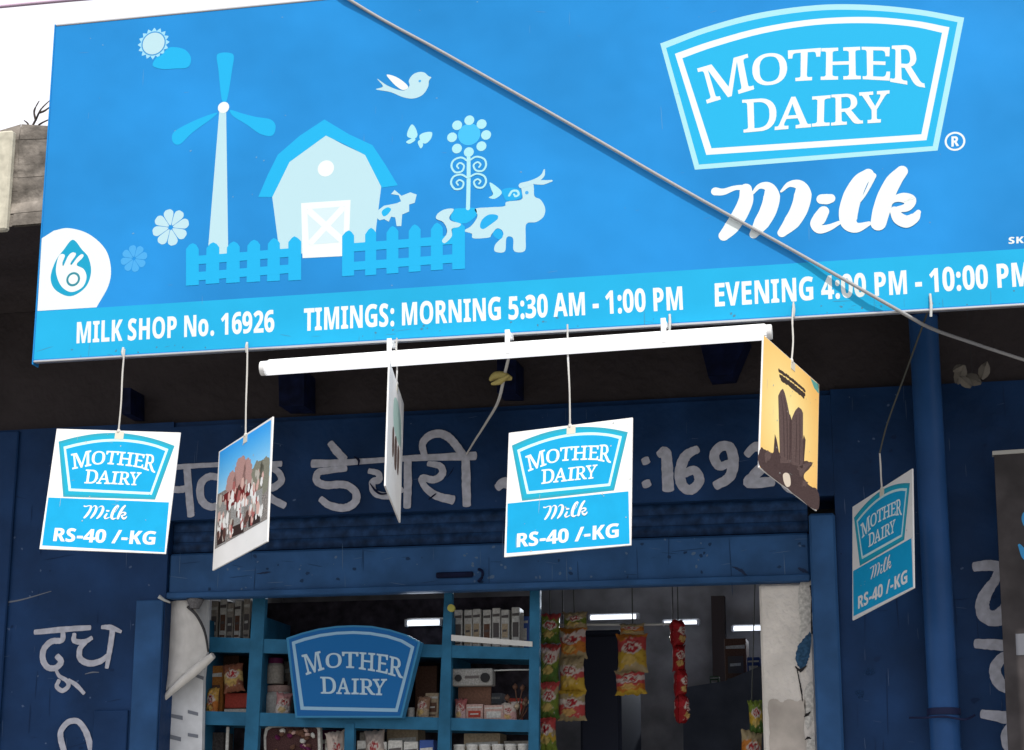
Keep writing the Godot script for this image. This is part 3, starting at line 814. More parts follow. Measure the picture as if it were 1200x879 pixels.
func front() -> void:
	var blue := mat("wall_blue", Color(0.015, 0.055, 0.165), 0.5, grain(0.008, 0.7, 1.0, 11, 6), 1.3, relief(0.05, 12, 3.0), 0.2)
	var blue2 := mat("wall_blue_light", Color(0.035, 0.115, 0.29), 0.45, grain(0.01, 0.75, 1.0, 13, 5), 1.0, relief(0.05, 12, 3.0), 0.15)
	var plaster := mat("sooty_plaster", Color(0.060, 0.052, 0.056), 0.9, grain(0.006, 0.8, 1.0, 14, 5), 1.2, relief(0.06, 15, 5.0), 0.25)
	var navy := mat("navy_paint", Color(0.008, 0.014, 0.055), 0.6, grain(0.02, 0.6, 1.0, 16), 0.5)
	var paint := mat("letter_paint", Color(0.56, 0.58, 0.67), 0.8, grain(0.025, 0.84, 1.0, 23, 6), 0.35)
	# ground
	var road := structure("road")
	box(road, "road_surface", Vector3(0, -0.25, 30), Vector3(160, 0.2, 160), mat("dusty_road", Color(0.36, 0.345, 0.32), 0.9, grain(0.02, 0.6, 1.0, 24), 2.0))
	var walk := structure("pavement")
	box(walk, "pavement_slab", Vector3(0, -0.075, 0.9), Vector3(14, 0.15, 2.6), mat("pavement_grey", Color(0.40, 0.38, 0.35), 0.9, grain(0.02, 0.7, 1.0, 25), 1.2), 0.02)
	# walls
	var left := thing("shop_wall", "dark blue painted shop wall with white Hindi lettering, left of the doorway", "wall", Vector3(-2.6, 0, -0.1))
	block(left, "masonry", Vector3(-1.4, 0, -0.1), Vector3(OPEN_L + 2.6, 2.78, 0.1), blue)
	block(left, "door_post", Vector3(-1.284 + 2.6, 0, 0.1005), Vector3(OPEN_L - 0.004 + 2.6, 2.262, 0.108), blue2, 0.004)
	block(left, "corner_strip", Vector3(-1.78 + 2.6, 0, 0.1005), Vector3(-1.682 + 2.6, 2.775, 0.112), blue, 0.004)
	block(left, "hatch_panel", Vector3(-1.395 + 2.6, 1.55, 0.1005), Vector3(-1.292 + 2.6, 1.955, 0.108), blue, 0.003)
	var word1 := [[[-1.5947,2.1793,-1.5087,2.1853,-1.4231,2.1886], [.0144,.017,.0144]],
		[[-1.507,2.1813,-1.5082,2.1555,-1.5409,2.1516,-1.5625,2.1303,-1.5633,2.1006,-1.546,2.0779,-1.5202,2.0774,-1.507,2.0942,-1.5209,2.1103], [.0144,.017,.0183,.0183,.017,.0183,.017]],
		[[-1.5229,2.0748,-1.51,2.0536,-1.4864,2.0401,-1.4796,2.0243,-1.4973,2.0116,-1.5152,2.0236,-1.5093,2.0418], [.0092,.0118,.0131,.0131,.0118]],
		[[-1.4807,2.0413,-1.4556,2.0265,-1.43,2.0027], [.0105,.0131,.0105]],
		[[-1.4706,2.1725,-1.4694,2.1527,-1.4405,2.1481,-1.4156,2.1594], [.0118,.0157,.0157,.0118]],
		[[-1.4335,2.1493,-1.4507,2.1286,-1.4475,2.1009,-1.4197,2.0873,-1.3874,2.0919,-1.3642,2.1071], [.0144,.017,.0183,.017,.0157]],
		[[-1.3875,2.1891,-1.359,2.1871,-1.3271,2.1745], [.0105,.017,.0092]],
		[[-1.3532,2.1844,-1.3574,2.1358,-1.365,2.0732], [.017,.017,.0118]],
		[[-1.4688,1.8136,-1.4891,1.8651,-1.4941,1.8974,-1.4731,1.9229,-1.442,1.9238,-1.4146,1.89,-1.3928,1.8321], [.017,.0183,.017,.017,.0157,.0183,.0196]],
		[[-1.3677,1.8805,-1.3606,1.8318], [.0046,.0052]]]
	var l1 := strokes(left, "painted_lettering", word1, 0.0, paint, false, 0.06, 0.4)
	l1.position = Vector3(2.6, 0, 0.1012)
	var s1 := strokes(left, "paint_scratch", [[[-1.71,2.266,-1.6434,2.2742,-1.5515,2.2964], [0.006, 0.004, 0.002]], [[-1.4306,2.0574,-1.41,2.0618,-1.3892,2.0615], [0.002, 0.004, 0.002]]], 0.0, mat("scratch", Color(0.16, 0.18, 0.22), 0.8))
	s1.position = Vector3(2.6, 0, 0.1012)
	var right := thing("shop_wall", "dark blue painted wall with sideways white lettering, right of the pipe", "wall", Vector3(2.2, 0, -0.1))
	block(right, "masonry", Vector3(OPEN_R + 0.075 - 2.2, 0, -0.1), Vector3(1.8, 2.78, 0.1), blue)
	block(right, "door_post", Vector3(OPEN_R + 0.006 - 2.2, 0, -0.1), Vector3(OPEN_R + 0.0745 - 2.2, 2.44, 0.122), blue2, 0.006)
	var word2 := [[[1.038,2.2882,1.0802,2.2905,1.1182,2.2821], [.0197,.0236,.0236]],
		[[1.1006,2.279,1.0885,2.2523,1.0696,2.2275,1.0537,2.1937,1.0588,2.1613,1.0898,2.1551,1.1174,2.1813,1.1213,2.2171], [.0177,.0197,.0256,.0295,.0334,.0334,.0295]],
		[[1.0304,2.0905,1.0857,2.0857,1.1545,2.0807], [.0197,.0236,.0236]],
		[[1.1329,2.0652,1.0941,2.0519,1.0751,2.0222,1.0868,1.9867,1.1238,1.9738,1.1503,1.9856], [.0177,.0216,.0256,.0256,.0256]],
		[[1.036,1.9121,1.0921,1.9026,1.1514,1.8931], [.0177,.0256,.0256]],
		[[1.1082,1.885,1.0927,1.8556,1.1043,1.8209,1.1378,1.8119], [.0177,.0216,.0256,.0256]]]
	for s in word2:
		for i in s[1].size():
			s[1][i] *= 1.22
	var l2 := strokes(right, "painted_lettering", word2, 0.0, paint, false, 0.06, 0.4)
	l2.position = Vector3(-2.2, 0, 0.1012)
	for q in [[.6934,2.1421,.7142,2.1462,.7344,2.1366,.7368,2.1094,.7162,2.0873,.6985,2.0922,.6887,2.115], [.7494,2.0282,.7674,2.0324,.7712,2.0189,.7533,2.0147], [.7222,1.9733,.7384,1.9766,.7393,1.957,.7252,1.959]]:
		var d := ragged(right, "stain", q, 0.0, 0.0004, mat("faded_mark", Color(0.018, 0.06, 0.17), 0.8, grain(0.04, 0.5, 1.0, 66), 0.1))
		d.position = Vector3(-2.2, 0, 0.1010)
	# lintel wall with the painted name
	var lintel := thing("lintel_wall", "dark blue lintel above the doorway with hand-painted white Hindi name", "wall", Vector3(0, 2.49, -0.1))
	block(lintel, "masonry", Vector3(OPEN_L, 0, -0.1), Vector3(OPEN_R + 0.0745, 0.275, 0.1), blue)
	var name1 := [[[-1.2265,2.6447,-1.1439,2.6465,-1.0472,2.6477], [.0169,.0152,.0135]],
		[[-1.151,2.6416,-1.1424,2.5765,-1.1316,2.5013], [.0219,.0236,.0219]],
		[[-1.1986,2.64,-1.1942,2.5873,-1.17,2.5793,-1.1427,2.5835], [.0169,.0202,.0202]],
		[[-1.0399,2.6055,-1.0785,2.614,-1.1049,2.5942,-1.1028,2.5488,-1.0745,2.5252,-1.0404,2.5308], [.0185,.0219,.0236,.0219,.0202]],
		[[-.9526,2.6402,-.9076,2.6417,-.8645,2.6417], [.0152,.0169,.0169]],
		[[-.8966,2.6343,-.8708,2.6159,-.8628,2.5913,-.8873,2.5733,-.9124,2.5743,-.8934,2.5442,-.8497,2.5202], [.0169,.0202,.0219,.0219,.0202]],
		[[-.7715,2.6377,-.6758,2.6371,-.5703,2.6394,-.4483,2.641,-.2949,2.6395], [.0236,.0185,.0152,.0185,.0236]],
		[[-.7199,2.6961,-.7015,2.6727,-.676,2.6457], [.0185,.0236,.0219]],
		[[-.6701,2.6196,-.7195,2.6165,-.753,2.611,-.7558,2.587,-.7271,2.5738,-.6742,2.5734,-.642,2.5516,-.6413,2.5226,-.6725,2.5067,-.7149,2.5151,-.7437,2.535], [.0169,.0202,.0219,.0219,.0219,.0236,.0219,.0185]],
		[[-.603,2.6099,-.5766,2.602,-.5727,2.583,-.5918,2.5769,-.5841,2.5459,-.5421,2.5358,-.5042,2.553], [.0152,.0185,.0202,.0185,.0202,.0169]],
		[[-.4899,2.6343,-.4888,2.5677,-.4895,2.5016], [.0219,.0236,.0219]],
		[[-.4308,2.6232,-.3961,2.6149,-.3889,2.5925,-.4129,2.5765,-.4475,2.583,-.4367,2.5554,-.4037,2.5304,-.3572,2.5168], [.0152,.0202,.0219,.0202,.0185,.0219,.0253]],
		[[-.4415,2.6458,-.4472,2.6804,-.4267,2.7035,-.3955,2.7072,-.3659,2.6904,-.3275,2.6409], [.0185,.0219,.0236,.0236,.0219]],
		[[-.3223,2.6373,-.32,2.5693,-.3177,2.5002], [.0236,.0253,.0236]],
		[[-.2318,2.5466,-.21,2.5601,-.181,2.5397], [.0217,.0313,.0217]], [[.1816,2.6106,.1862,2.5986], [.0217,.0217]], [[.183,2.5466,.1875,2.5346], [.0241,.0241]]]
	var numerals := [[[.2191,2.6201,.2375,2.6276,.2427,2.5739,.2438,2.5228], [.0188,.0292,.0313,.0313]],
		[[.3267,2.6319,.294,2.6148,.277,2.5725,.2823,2.5335,.3062,2.5203,.3288,2.5438,.3173,2.5729,.289,2.5659], [.0209,.0292,.0292,.0271,.0271,.0251,.023]],
		[[.412,2.5893,.3838,2.5823,.3704,2.6094,.3871,2.6353,.4131,2.6321,.4222,2.597,.411,2.5517,.3725,2.5279], [.0209,.0251,.0271,.0271,.0292,.0292,.0251]],
		[[.4584,2.6097,.4829,2.631,.5124,2.6195,.5094,2.5871,.4787,2.554,.4622,2.5324,.5276,2.5338], [.0209,.0271,.0292,.0292,.0271,.0271]],
		[[.6073,2.6194,.5732,2.6027,.558,2.5608,.5627,2.5243,.5859,2.5113,.6083,2.5365,.5975,2.5632,.5677,2.5543], [.0209,.0292,.0292,.0271,.0271,.0251,.023]]]
	for part in [name1, numerals]:
		var l3 := strokes(lintel, "painted_lettering", part, 0.0, paint, false, 0.06, 0.4)
		l3.position = Vector3(0, -2.49, 0.1012)
	# cracks where the painted letters flaked away
	var crack := strokes(lintel, "flaked_paint", [[[-.6444,2.6512,-.6318,2.6403,-.6332,2.6249], [0.004, 0.008, 0.003]], [[-.5969,2.572,-.5817,2.5526,-.564,2.5417,-.5336,2.5439], [0.003, 0.007, 0.006, 0.003]], [[-.4251,2.5211,-.4123,2.5308,-.4054,2.5356], [0.004, 0.005, 0.003]], [[-.3742,2.58,-.3614,2.5964,-.3547,2.6089], [0.001, 0.003, 0.001]]], 0.0, navy)
	crack.position = Vector3(0, -2.49, 0.1085)
	var rub := mat("rubbed_paint", Color(0.075, 0.12, 0.22), 0.8)
	var grime := mat("grime", Color(0.012, 0.03, 0.085), 0.8)
	wear(left, "worn_paint", Vector2(0.75, 1.7), Vector2(1.38, 2.77), 0.1006, 70, rub, 0.005)
	wear(left, "wall_grime", Vector2(0.75, 1.7), Vector2(1.30, 2.77), 0.1009, 50, grime, 0.009)
	wear(right, "worn_paint", Vector2(OPEN_R + 0.08 - 2.2, 1.7), Vector2(-0.95, 2.77), 0.1006, 80, rub, 0.005)
	wear(right, "wall_grime", Vector2(OPEN_R + 0.08 - 2.2, 1.7), Vector2(-0.95, 2.77), 0.1009, 60, grime, 0.010)
	wear(lintel, "worn_paint", Vector2(OPEN_L, 0.0), Vector2(OPEN_R, 0.27), 0.1006, 60, rub, 0.004)
	# raw wall above, slab and its supports
	var upper := thing("upper_wall", "sooty brown unpainted wall strip above the blue shop front", "wall", Vector3(0, 2.78, -0.1))
	block(upper, "masonry", Vector3(-4, 0.0005, -0.1), Vector3(4, 0.368, 0.08), plaster)
	block(upper, "painted_strip", Vector3(-1.2, -0.014, -0.09), Vector3(0.687, 0, 0.09), blue)
	for a in [[-.8546,2.8964,-.7771,2.8922,-.774,2.7889,-.8486,2.7925], [-.2161,2.8921,-.1621,2.8892,-.162,2.7957,-.2157,2.7984], [.3473,2.9149,.4785,2.9171,.4338,2.8159,.3685,2.8146], [-1.3329,2.8701,-1.3033,2.8686,-1.2991,2.7915,-1.3286,2.7929]]:
		var bm := plate(upper, "bracket", a, 0.0, 0.10, navy)
		bm.position = Vector3(0, -2.78, 0.18)
	var slab := thing("canopy_slab", "thick concrete canopy slab with rough grey edge behind the fascia board", "canopy", Vector3(0, 3.108, 0.42))
	block(slab, "slab", Vector3(-4, 0.041, -0.62), Vector3(4, 0.13, 0.38), plaster, 0.01)
	var conc := mat("weathered_concrete", Color(0.34, 0.31, 0.28), 0.95, grain(0.012, 0.5, 1.0, 26, 6), 0.5, relief(0.02, 27, 6.0), 0.8)
	var rows := []
	for i in 9:
		var row := []
		for k in 40:
			var x := -4.0 + 5.0 * k / 39.0
			var y := 0.002 + 0.268 * i / 8.0 + (sin(x * 23.0) * 0.006 + rng.randf_range(-0.006, 0.006) if i == 8 else 0.0)
			row.append(Vector3(x, y, 0.40 + 0.006 * sin(i * 0.7 + x * 31.0) + rng.randf_range(-0.005, 0.005) + (0.012 if i < 2 else 0.0)))
		rows.append(row)
	sheet(slab, "rough_edge", rows, conc, 0.01)
	block(slab, "parapet", Vector3(-4, 0.1305, 0.22), Vector3(1.0, 0.26, 0.375), conc, 0.01)
	# rolled shutter: curtain slats, bottom rail
	var sh := thing("rolling_shutter", "rolled-up dark blue metal shutter with its bottom rail over the doorway", "shutter", Vector3(0, HEAD, 0))
	var grime2 := mat("rail_grime", Color(0.018, 0.045, 0.11), 0.8)
	var slat_m := mat("shutter_blue", Color(0.025, 0.075, 0.20), 0.45, grain(0.02, 0.5, 1.0, 28, 5), 0.5)
	for i in 3:
		var prof := []
		for k in 7:
			var u := PI * k / 6.0
			prof.append_array([0.136 + i * 0.030 + 0.0292 * k / 6.0, sin(u) * 0.0035])
		var st := SurfaceTool.new()
		st.begin(Mesh.PRIMITIVE_TRIANGLES)
		st.set_smooth_group(0)
		for k in 6:
			var y0: float = prof[k * 2]
			var y1: float = prof[k * 2 + 2]
			var z0: float = prof[k * 2 + 1] - 0.035
			var z1: float = prof[k * 2 + 3] - 0.035
			var q := [Vector3(OPEN_L + 0.002, y0, z0), Vector3(OPEN_L + 0.002, y1, z1), Vector3(OPEN_R, y1, z1), Vector3(OPEN_R, y0, z0)]
			for n in [0, 1, 2, 0, 2, 3]:
				st.add_vertex(q[n])
		st.index()
		st.generate_normals()
		put(sh, "slat", st.commit(), slat_m)
	block(sh, "shutter_back", Vector3(OPEN_L + 0.002, 0.128, -0.06), Vector3(OPEN_R, 0.224, -0.045), navy)
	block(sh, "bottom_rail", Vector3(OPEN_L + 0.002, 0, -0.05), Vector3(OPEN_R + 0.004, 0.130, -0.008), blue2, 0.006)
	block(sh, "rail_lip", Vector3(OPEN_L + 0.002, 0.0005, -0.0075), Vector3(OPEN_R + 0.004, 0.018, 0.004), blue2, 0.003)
	wear(sh, "worn_paint", Vector2(OPEN_L + 0.02, 0.022), Vector2(OPEN_R, 0.124), -0.0078, 70, mat("rail_rub", Color(0.09, 0.15, 0.25), 0.8), 0.006, 0.15)
	wear(sh, "rail_grime", Vector2(OPEN_L + 0.02, 0.022), Vector2(OPEN_R, 0.124), -0.0074, 50, grime2, 0.008, 0.2)
	block(sh, "lock_bar", Vector3(-0.405, 0.036, -0.0075), Vector3(-0.30, 0.052, 0.002), navy, 0.003)
	tube(sh, "lock_ring", curve3([Vector3(-0.285, 0.058, -0.006), Vector3(-0.272, 0.05, 0.006), Vector3(-0.272, 0.034, 0.008), Vector3(-0.285, 0.024, -0.002)], 5), [0.004], navy, 6)
	var sc := strokes(sh, "rust_streak", [[[.4113,2.3083,.4338,2.2985,.4557,2.2751], [0.003, 0.008, 0.004]], [[.587,2.2985,.609,2.2887], [0.006, 0.01, 0.004]], [[-.9294,2.3298,-.8889,2.3335], [0.002, 0.006, 0.002]]], 0.0, mat("rust_dark", Color(0.02, 0.035, 0.08), 0.8), false, 0.4)
	sc.position = Vector3(0, -HEAD, -0.0070)

func pipe_and_side_things() -> void:
	var pipe := thing("drain_pipe", "thick blue painted vertical pipe beside the right door post", "pipe", Vector3(0.942, 0, 0.06))
	tube(pipe, "pipe_shaft", [Vector3(0, 0, 0), Vector3(0, 1.0, 0), Vector3(0, 3.15, 0)], [0.038], mat("pipe_blue", Color(0.026, 0.092, 0.265), 0.34, grain(0.01, 0.85, 1.0, 29, 5), 1.0), 24)
	for y in [1.905, 2.95]:
		var band := put(pipe, "pipe_clamp", lathe_mesh([[0.0385, 0.0], [0.042, 0.001], [0.042, 0.017], [0.0385, 0.018]], 24), mat("clamp_navy", Color(0.015, 0.02, 0.06), 0.5))
		band.position = Vector3(0, y, 0)
	tube(pipe, "clamp_wire", curve3([Vector3(-0.085, 1.90, 0.012), Vector3(-0.045, 1.897, 0.05), Vector3(0, 1.899, 0.048), Vector3(0.05, 1.892, 0.04), Vector3(0.075, 1.905, 0.0)], 5), [0.003], mats["clamp_navy"], 6)
	# dark board at the right edge of the view
	var bd := thing("side_board", "dark grey board with light top edge and blue mark at the right edge", "signboard", Vector3(1.3097, 1.5485, .15))
	var o := bd.position
	var pts := [1.1006,2.5515,1.3823,2.5589,1.3097,1.5485,1.0882,1.5479]
	for i in range(0, pts.size(), 2):
		pts[i] -= o.x
		pts[i + 1] -= o.y
	plate(bd, "board_face", pts, 0, 0.02, mat("board_grey", Color(0.075, 0.068, 0.072), 0.4, grain(0.01, 0.7, 1.0, 30), 0.6))
	var edge := [1.0963,2.5506,1.3823,2.5579,1.383,2.5677,1.0969,2.5606]
	for i in range(0, edge.size(), 2):
		edge[i] -= o.x
		edge[i + 1] -= o.y
	plate(bd, "board_edge", edge, 0.004, 0.028, mat("board_trim", Color(0.42, 0.42, 0.40), 0.5))
	var marks := [[[1.1906,2.4061,1.1703,2.3935,1.1708,2.3731,1.1898,2.353], [.0134,.0191,.021,.0229]], [[1.1487,2.3173,1.1624,2.2922,1.1829,2.2696], [.0076,.0229,.0191]]]
	for s in marks:
		var mk := strokes(bd, "printed_mark", [s], 0.0, mat("mark_blue", Color(0.05, 0.30, 0.62), 0.4))
		mk.position = Vector3(-o.x, -o.y, 0.0012)
	var wb := [1.1255,2.0961,1.3495,2.1015,1.3453,2.0431,1.1244,2.0435]
	for i in range(0, wb.size(), 2):
		wb[i] -= o.x
		wb[i + 1] -= o.y
	plate(bd, "printed_block", wb, 0.0012, 0.0006, mat("mark_grey", Color(0.15, 0.16, 0.19), 0.5))
	tube(bd, "board_stay", [Vector3(-0.12, 0.3, -0.02), Vector3(-0.12, 0.3, -0.15)], [0.01], mats["dark_steel"], 8)
	# stone tied up with dry leaves under the slab
	var ch := thing("dry_leaf_bunch", "small bunch of pale dry leaves hanging under the canopy beside the pipe", "dry leaves", Vector3(1.06, 2.7631, .1))
	var leaf_m := mat("dry_leaf", Color(0.15, 0.14, 0.125), 0.8)
	leaf_m.cull_mode = BaseMaterial3D.CULL_DISABLED
	for l in [[-0.03, 0.015, 0.0, 0.05, 1.1], [-0.02, -0.01, 0.02, 0.04, 2.4], [0.03, 0.02, 0.01, 0.045, 1.2], [0.0, 0.0, 0.0, 0.05, -0.6], [-0.035, 0.03, 0.01, 0.03, 0.4]]:
		var rws := []
		for i in 5:
			var u := i / 4.0
			var wd: float = sin(PI * (0.08 + 0.87 * u)) * l[3] * 0.34
			var d := Vector3(cos(l[4]), sin(l[4]), 0.3)
			var s := Vector3(-sin(l[4]), cos(l[4]), 0.1)
			var b: Vector3 = Vector3(l[0], l[1], l[2]) + d * l[3] * (u - 0.5)
			rws.append([b - s * wd, b + Vector3(0, 0, 0.008), b + s * wd])
		sheet(ch, "leaf", rws, leaf_m, 0.001)
	tube(ch, "thread", [Vector3(0, 0.0, 0), Vector3(-0.004, 0.2, -0.02), Vector3(0, 3.151 - ch.position.y, -0.03)], [0.0012], mats["dark_steel"], 5)

# ---------------------------------------------------------------- tube lamp, cables
func lines_and_lamp() -> void:
	var white := mat("lamp_white", Color(0.82, 0.83, 0.84), 0.3)
	var lit := StandardMaterial3D.new()
	lit.resource_name = "glow_tube"
	lit.albedo_color = Color(0.92, 0.93, 0.94)
	lit.emission_enabled = true
	lit.emission = Color(0.97, 0.98, 1.0)
	lit.emission_energy_multiplier = 0.8
	var la := Vector3(-.61, 2.6877, .875)
	var lb := Vector3(.6084, 2.7074, .875)
	var t := thing("tube_lamp", "long white tube lamp slung under the fascia board", "lamp", (la + lb) * 0.5)
	var dir := (lb - la).normalized()
	var half := (lb - la).length() * 0.5
	t.rotation.z = atan2(dir.y, dir.x)
	tube(t, "tube_body", [Vector3(-half + 0.012, 0, 0), Vector3(0, 0, 0), Vector3(half - 0.012, 0, 0)], [0.0175], lit, 20)
	box(t, "batten", Vector3(0, 0.013, -0.012), Vector3(half * 2 - 0.03, 0.018, 0.02), white, 0.002)
	for s in [-1, 1]:
		var capm := put(t, "end_cap", lathe_mesh([[0.0, 0.0], [0.0165, 0.001], [0.0175, 0.004], [0.0175, 0.020], [0.0, 0.021]], 20), mat("cap_white", Color(0.7, 0.71, 0.72), 0.4))
		capm.rotation.z = PI / 2
		capm.position = Vector3(s * (half - 0.010) + 0.0105, 0, 0)
	for x in [-0.285, 0.0, 0.365]:
		block(t, "clip", Vector3(x - 0.006, -0.012, 0.018), Vector3(x + 0.006, 0.046, 0.0205), white, 0.001)
		block(t, "clip_hook", Vector3(x - 0.005, 0.032, -0.028), Vector3(x + 0.005, 0.044, 0.0175), white, 0.001)
	var al := AreaLight3D.new()
	al.name = "tube_area_light"
	al.area_size = Vector2(half * 2.0 - 0.05, 0.03)
	al.light_energy = 0.03
	al.light_color = Color(0.97, 0.98, 1.0)
	al.area_range = 8.0
	al.shadow_enabled = true
	t.add_child(al, true)
	al.position = Vector3(0, -0.025, 0)
	al.rotation_degrees = Vector3(-90, 0, 0)
	# power lead from the lamp back to the lintel, with a taped joint
	var w := thing("lamp_lead", "white electric lead with yellow taped joint below the tube lamp", "wire", Vector3(-.002, 2.6997, .86))
	var wo := w.position
	var lead := [Vector3(-.002, 2.6997, .86), Vector3(-.0393, 2.6799, .75), Vector3(-.086, 2.6414, .62), Vector3(-.1686, 2.6407, .4), Vector3(-.2492, 2.6376, .2), Vector3(-.3192, 2.646, .004)]
	for i in lead.size():
		lead[i] -= wo
	tube(w, "lead", curve3(lead, 6), [0.0035, 0.004, 0.003, 0.0025], mats["cord_white"], 7)
	var jt := tube(w, "taped_joint", curve3([Vector3(-.0793, 2.6634, .74) - wo, Vector3(-.0656, 2.672, .745) - wo, Vector3(-.0446, 2.6709, .745) - wo, Vector3(-.0248, 2.6648, .74) - wo], 4), [0.003, 0.011, 0.012, 0.004], mat("tape_yellow", Color(0.34, 0.28, 0.10), 0.6), 8)
	var jt2 := tube(w, "taped_joint", curve3([Vector3(-.0727, 2.6522, .75) - wo, Vector3(-.0506, 2.6561, .755) - wo, Vector3(-.0297, 2.6697, .755) - wo], 4), [0.003, 0.008, 0.003], mats["tape_yellow"], 8)
	# thick cable slung across the face of the board
	var cb := thing("slung_cable", "grey cable slung diagonally across the front of the fascia board", "cable", Vector3(.8934, 2.7432, .857))
	var co := cb.position
	var run := [Vector3(-3.2, 5.6, 1.5), Vector3(-0.9, 4.0, 0.90), Vector3(-.4284, 3.6432, .857), Vector3(-.1723, 3.4691, .857), Vector3(.1257, 3.2668, .857), Vector3(.4095, 3.0698, .857), Vector3(.6614, 2.9017, .857), Vector3(.8934, 2.7432, .857), Vector3(.9609, 2.7316, .74), Vector3(1.0553, 2.7504, .52), Vector3(1.2019, 2.75, .3), Vector3(2.0, 2.5, 0.02)]
	for i in run.size():
		run[i] -= co
	tube(cb, "cable", curve3(run, 6), [0.0042], mat("cable_grey", Color(0.46, 0.47, 0.49), 0.5, grain(0.05, 0.7, 1.0, 33), 0.05), 10)
	# cord of the shaded card up to the slab edge
	var tc := thing("thin_cord", "thin dark cord running up from the shaded price card to the fascia board", "cord", Vector3(.821, 2.5228, .37))
	var to := tc.position
	var cp := [Vector3(.821, 2.5228, .37), Vector3(.8441, 2.586, .42), Vector3(.8969, 2.6743, .58), Vector3(.9531, 2.7481, .82)]
	for i in cp.size():
		cp[i] -= to
	tube(tc, "cord", curve3(cp, 5), [0.0022], mat("cord_dark", Color(0.07, 0.075, 0.07), 0.8), 6)
	# overhead wire far up in the sky
	var ow := thing("overhead_wire", "thin purple-grey overhead wire crossing the top left corner of the sky", "wire", Vector3(-2.7963, 5.1873, -2))
	var oo := ow.position
	tube(ow, "wire_run", curve3([Vector3(-6.9972, 5.0475, -2) - oo, Vector3(-3.7943, 5.1717, -2) - oo, Vector3(-2.7963, 5.1873, -2) - oo, Vector3(-1.3861, 5.1621, -2) - oo, Vector3(2.3508, 5.1389, -2) - oo], 6), [0.008], mat("wire_purple", Color(0.45, 0.34, 0.45), 0.7), 6)
	# parapet clutter at the far left
	var twig := thing("dry_twigs", "tangle of dry dark twigs standing on the concrete slab edge", "twigs", Vector3(-1.3899, 3.4703, .6))
	var tw := twig.position
	var bark := mat("bark", Color(0.06, 0.05, 0.045), 0.9)
	for q in [[Vector3(-1.4046, 3.4641, .6), Vector3(-1.3869, 3.4997, .6), Vector3(-1.3634, 3.5195, .62), Vector3(-1.3502, 3.5513, .6)], [Vector3(-1.3843, 3.4624, .6), Vector3(-1.3758, 3.4839, .6), Vector3(-1.3367, 3.5004, .6)], [Vector3(-1.3868, 3.4973, .6), Vector3(-1.3937, 3.5252, .6), Vector3(-1.3806, 3.5539, .6)], [Vector3(-1.4145, 3.4624, .6), Vector3(-1.4087, 3.4867, .6), Vector3(-1.4223, 3.5003, .6)], [Vector3(-1.3677, 3.51, .62), Vector3(-1.3529, 3.5137, .62), Vector3(-1.3338, 3.5269, .62)], [Vector3(-1.3303, 3.3276, .72), Vector3(-1.2758, 3.3156, .76), Vector3(-1.2356, 3.2929, .8), Vector3(-1.2161, 3.2867, .8)]]:
		var pp := []
		for v in q:
			pp.append(v - tw)
		tube(twig, "twig", curve3(pp, 4), [0.0035, 0.0028, 0.0012], bark, 6)
	var post := thing("slab_edge_strip", "short pale cream strip fixed to the slab edge at the far left", "strip", Vector3(-1.3298, 3.0966, .84))
	block(post, "strip_board", Vector3(-0.08, 0.0, -0.012), Vector3(0.012, 0.27, 0.012), mat("cream_paint", Color(0.62, 0.60, 0.50), 0.6, grain(0.02, 0.8, 1.0, 34), 0.4), 0.005)
	block(post, "strip_bracket", Vector3(-0.06, 0.12, -0.03), Vector3(-0.02, 0.15, -0.0125), mats["dark_steel"])

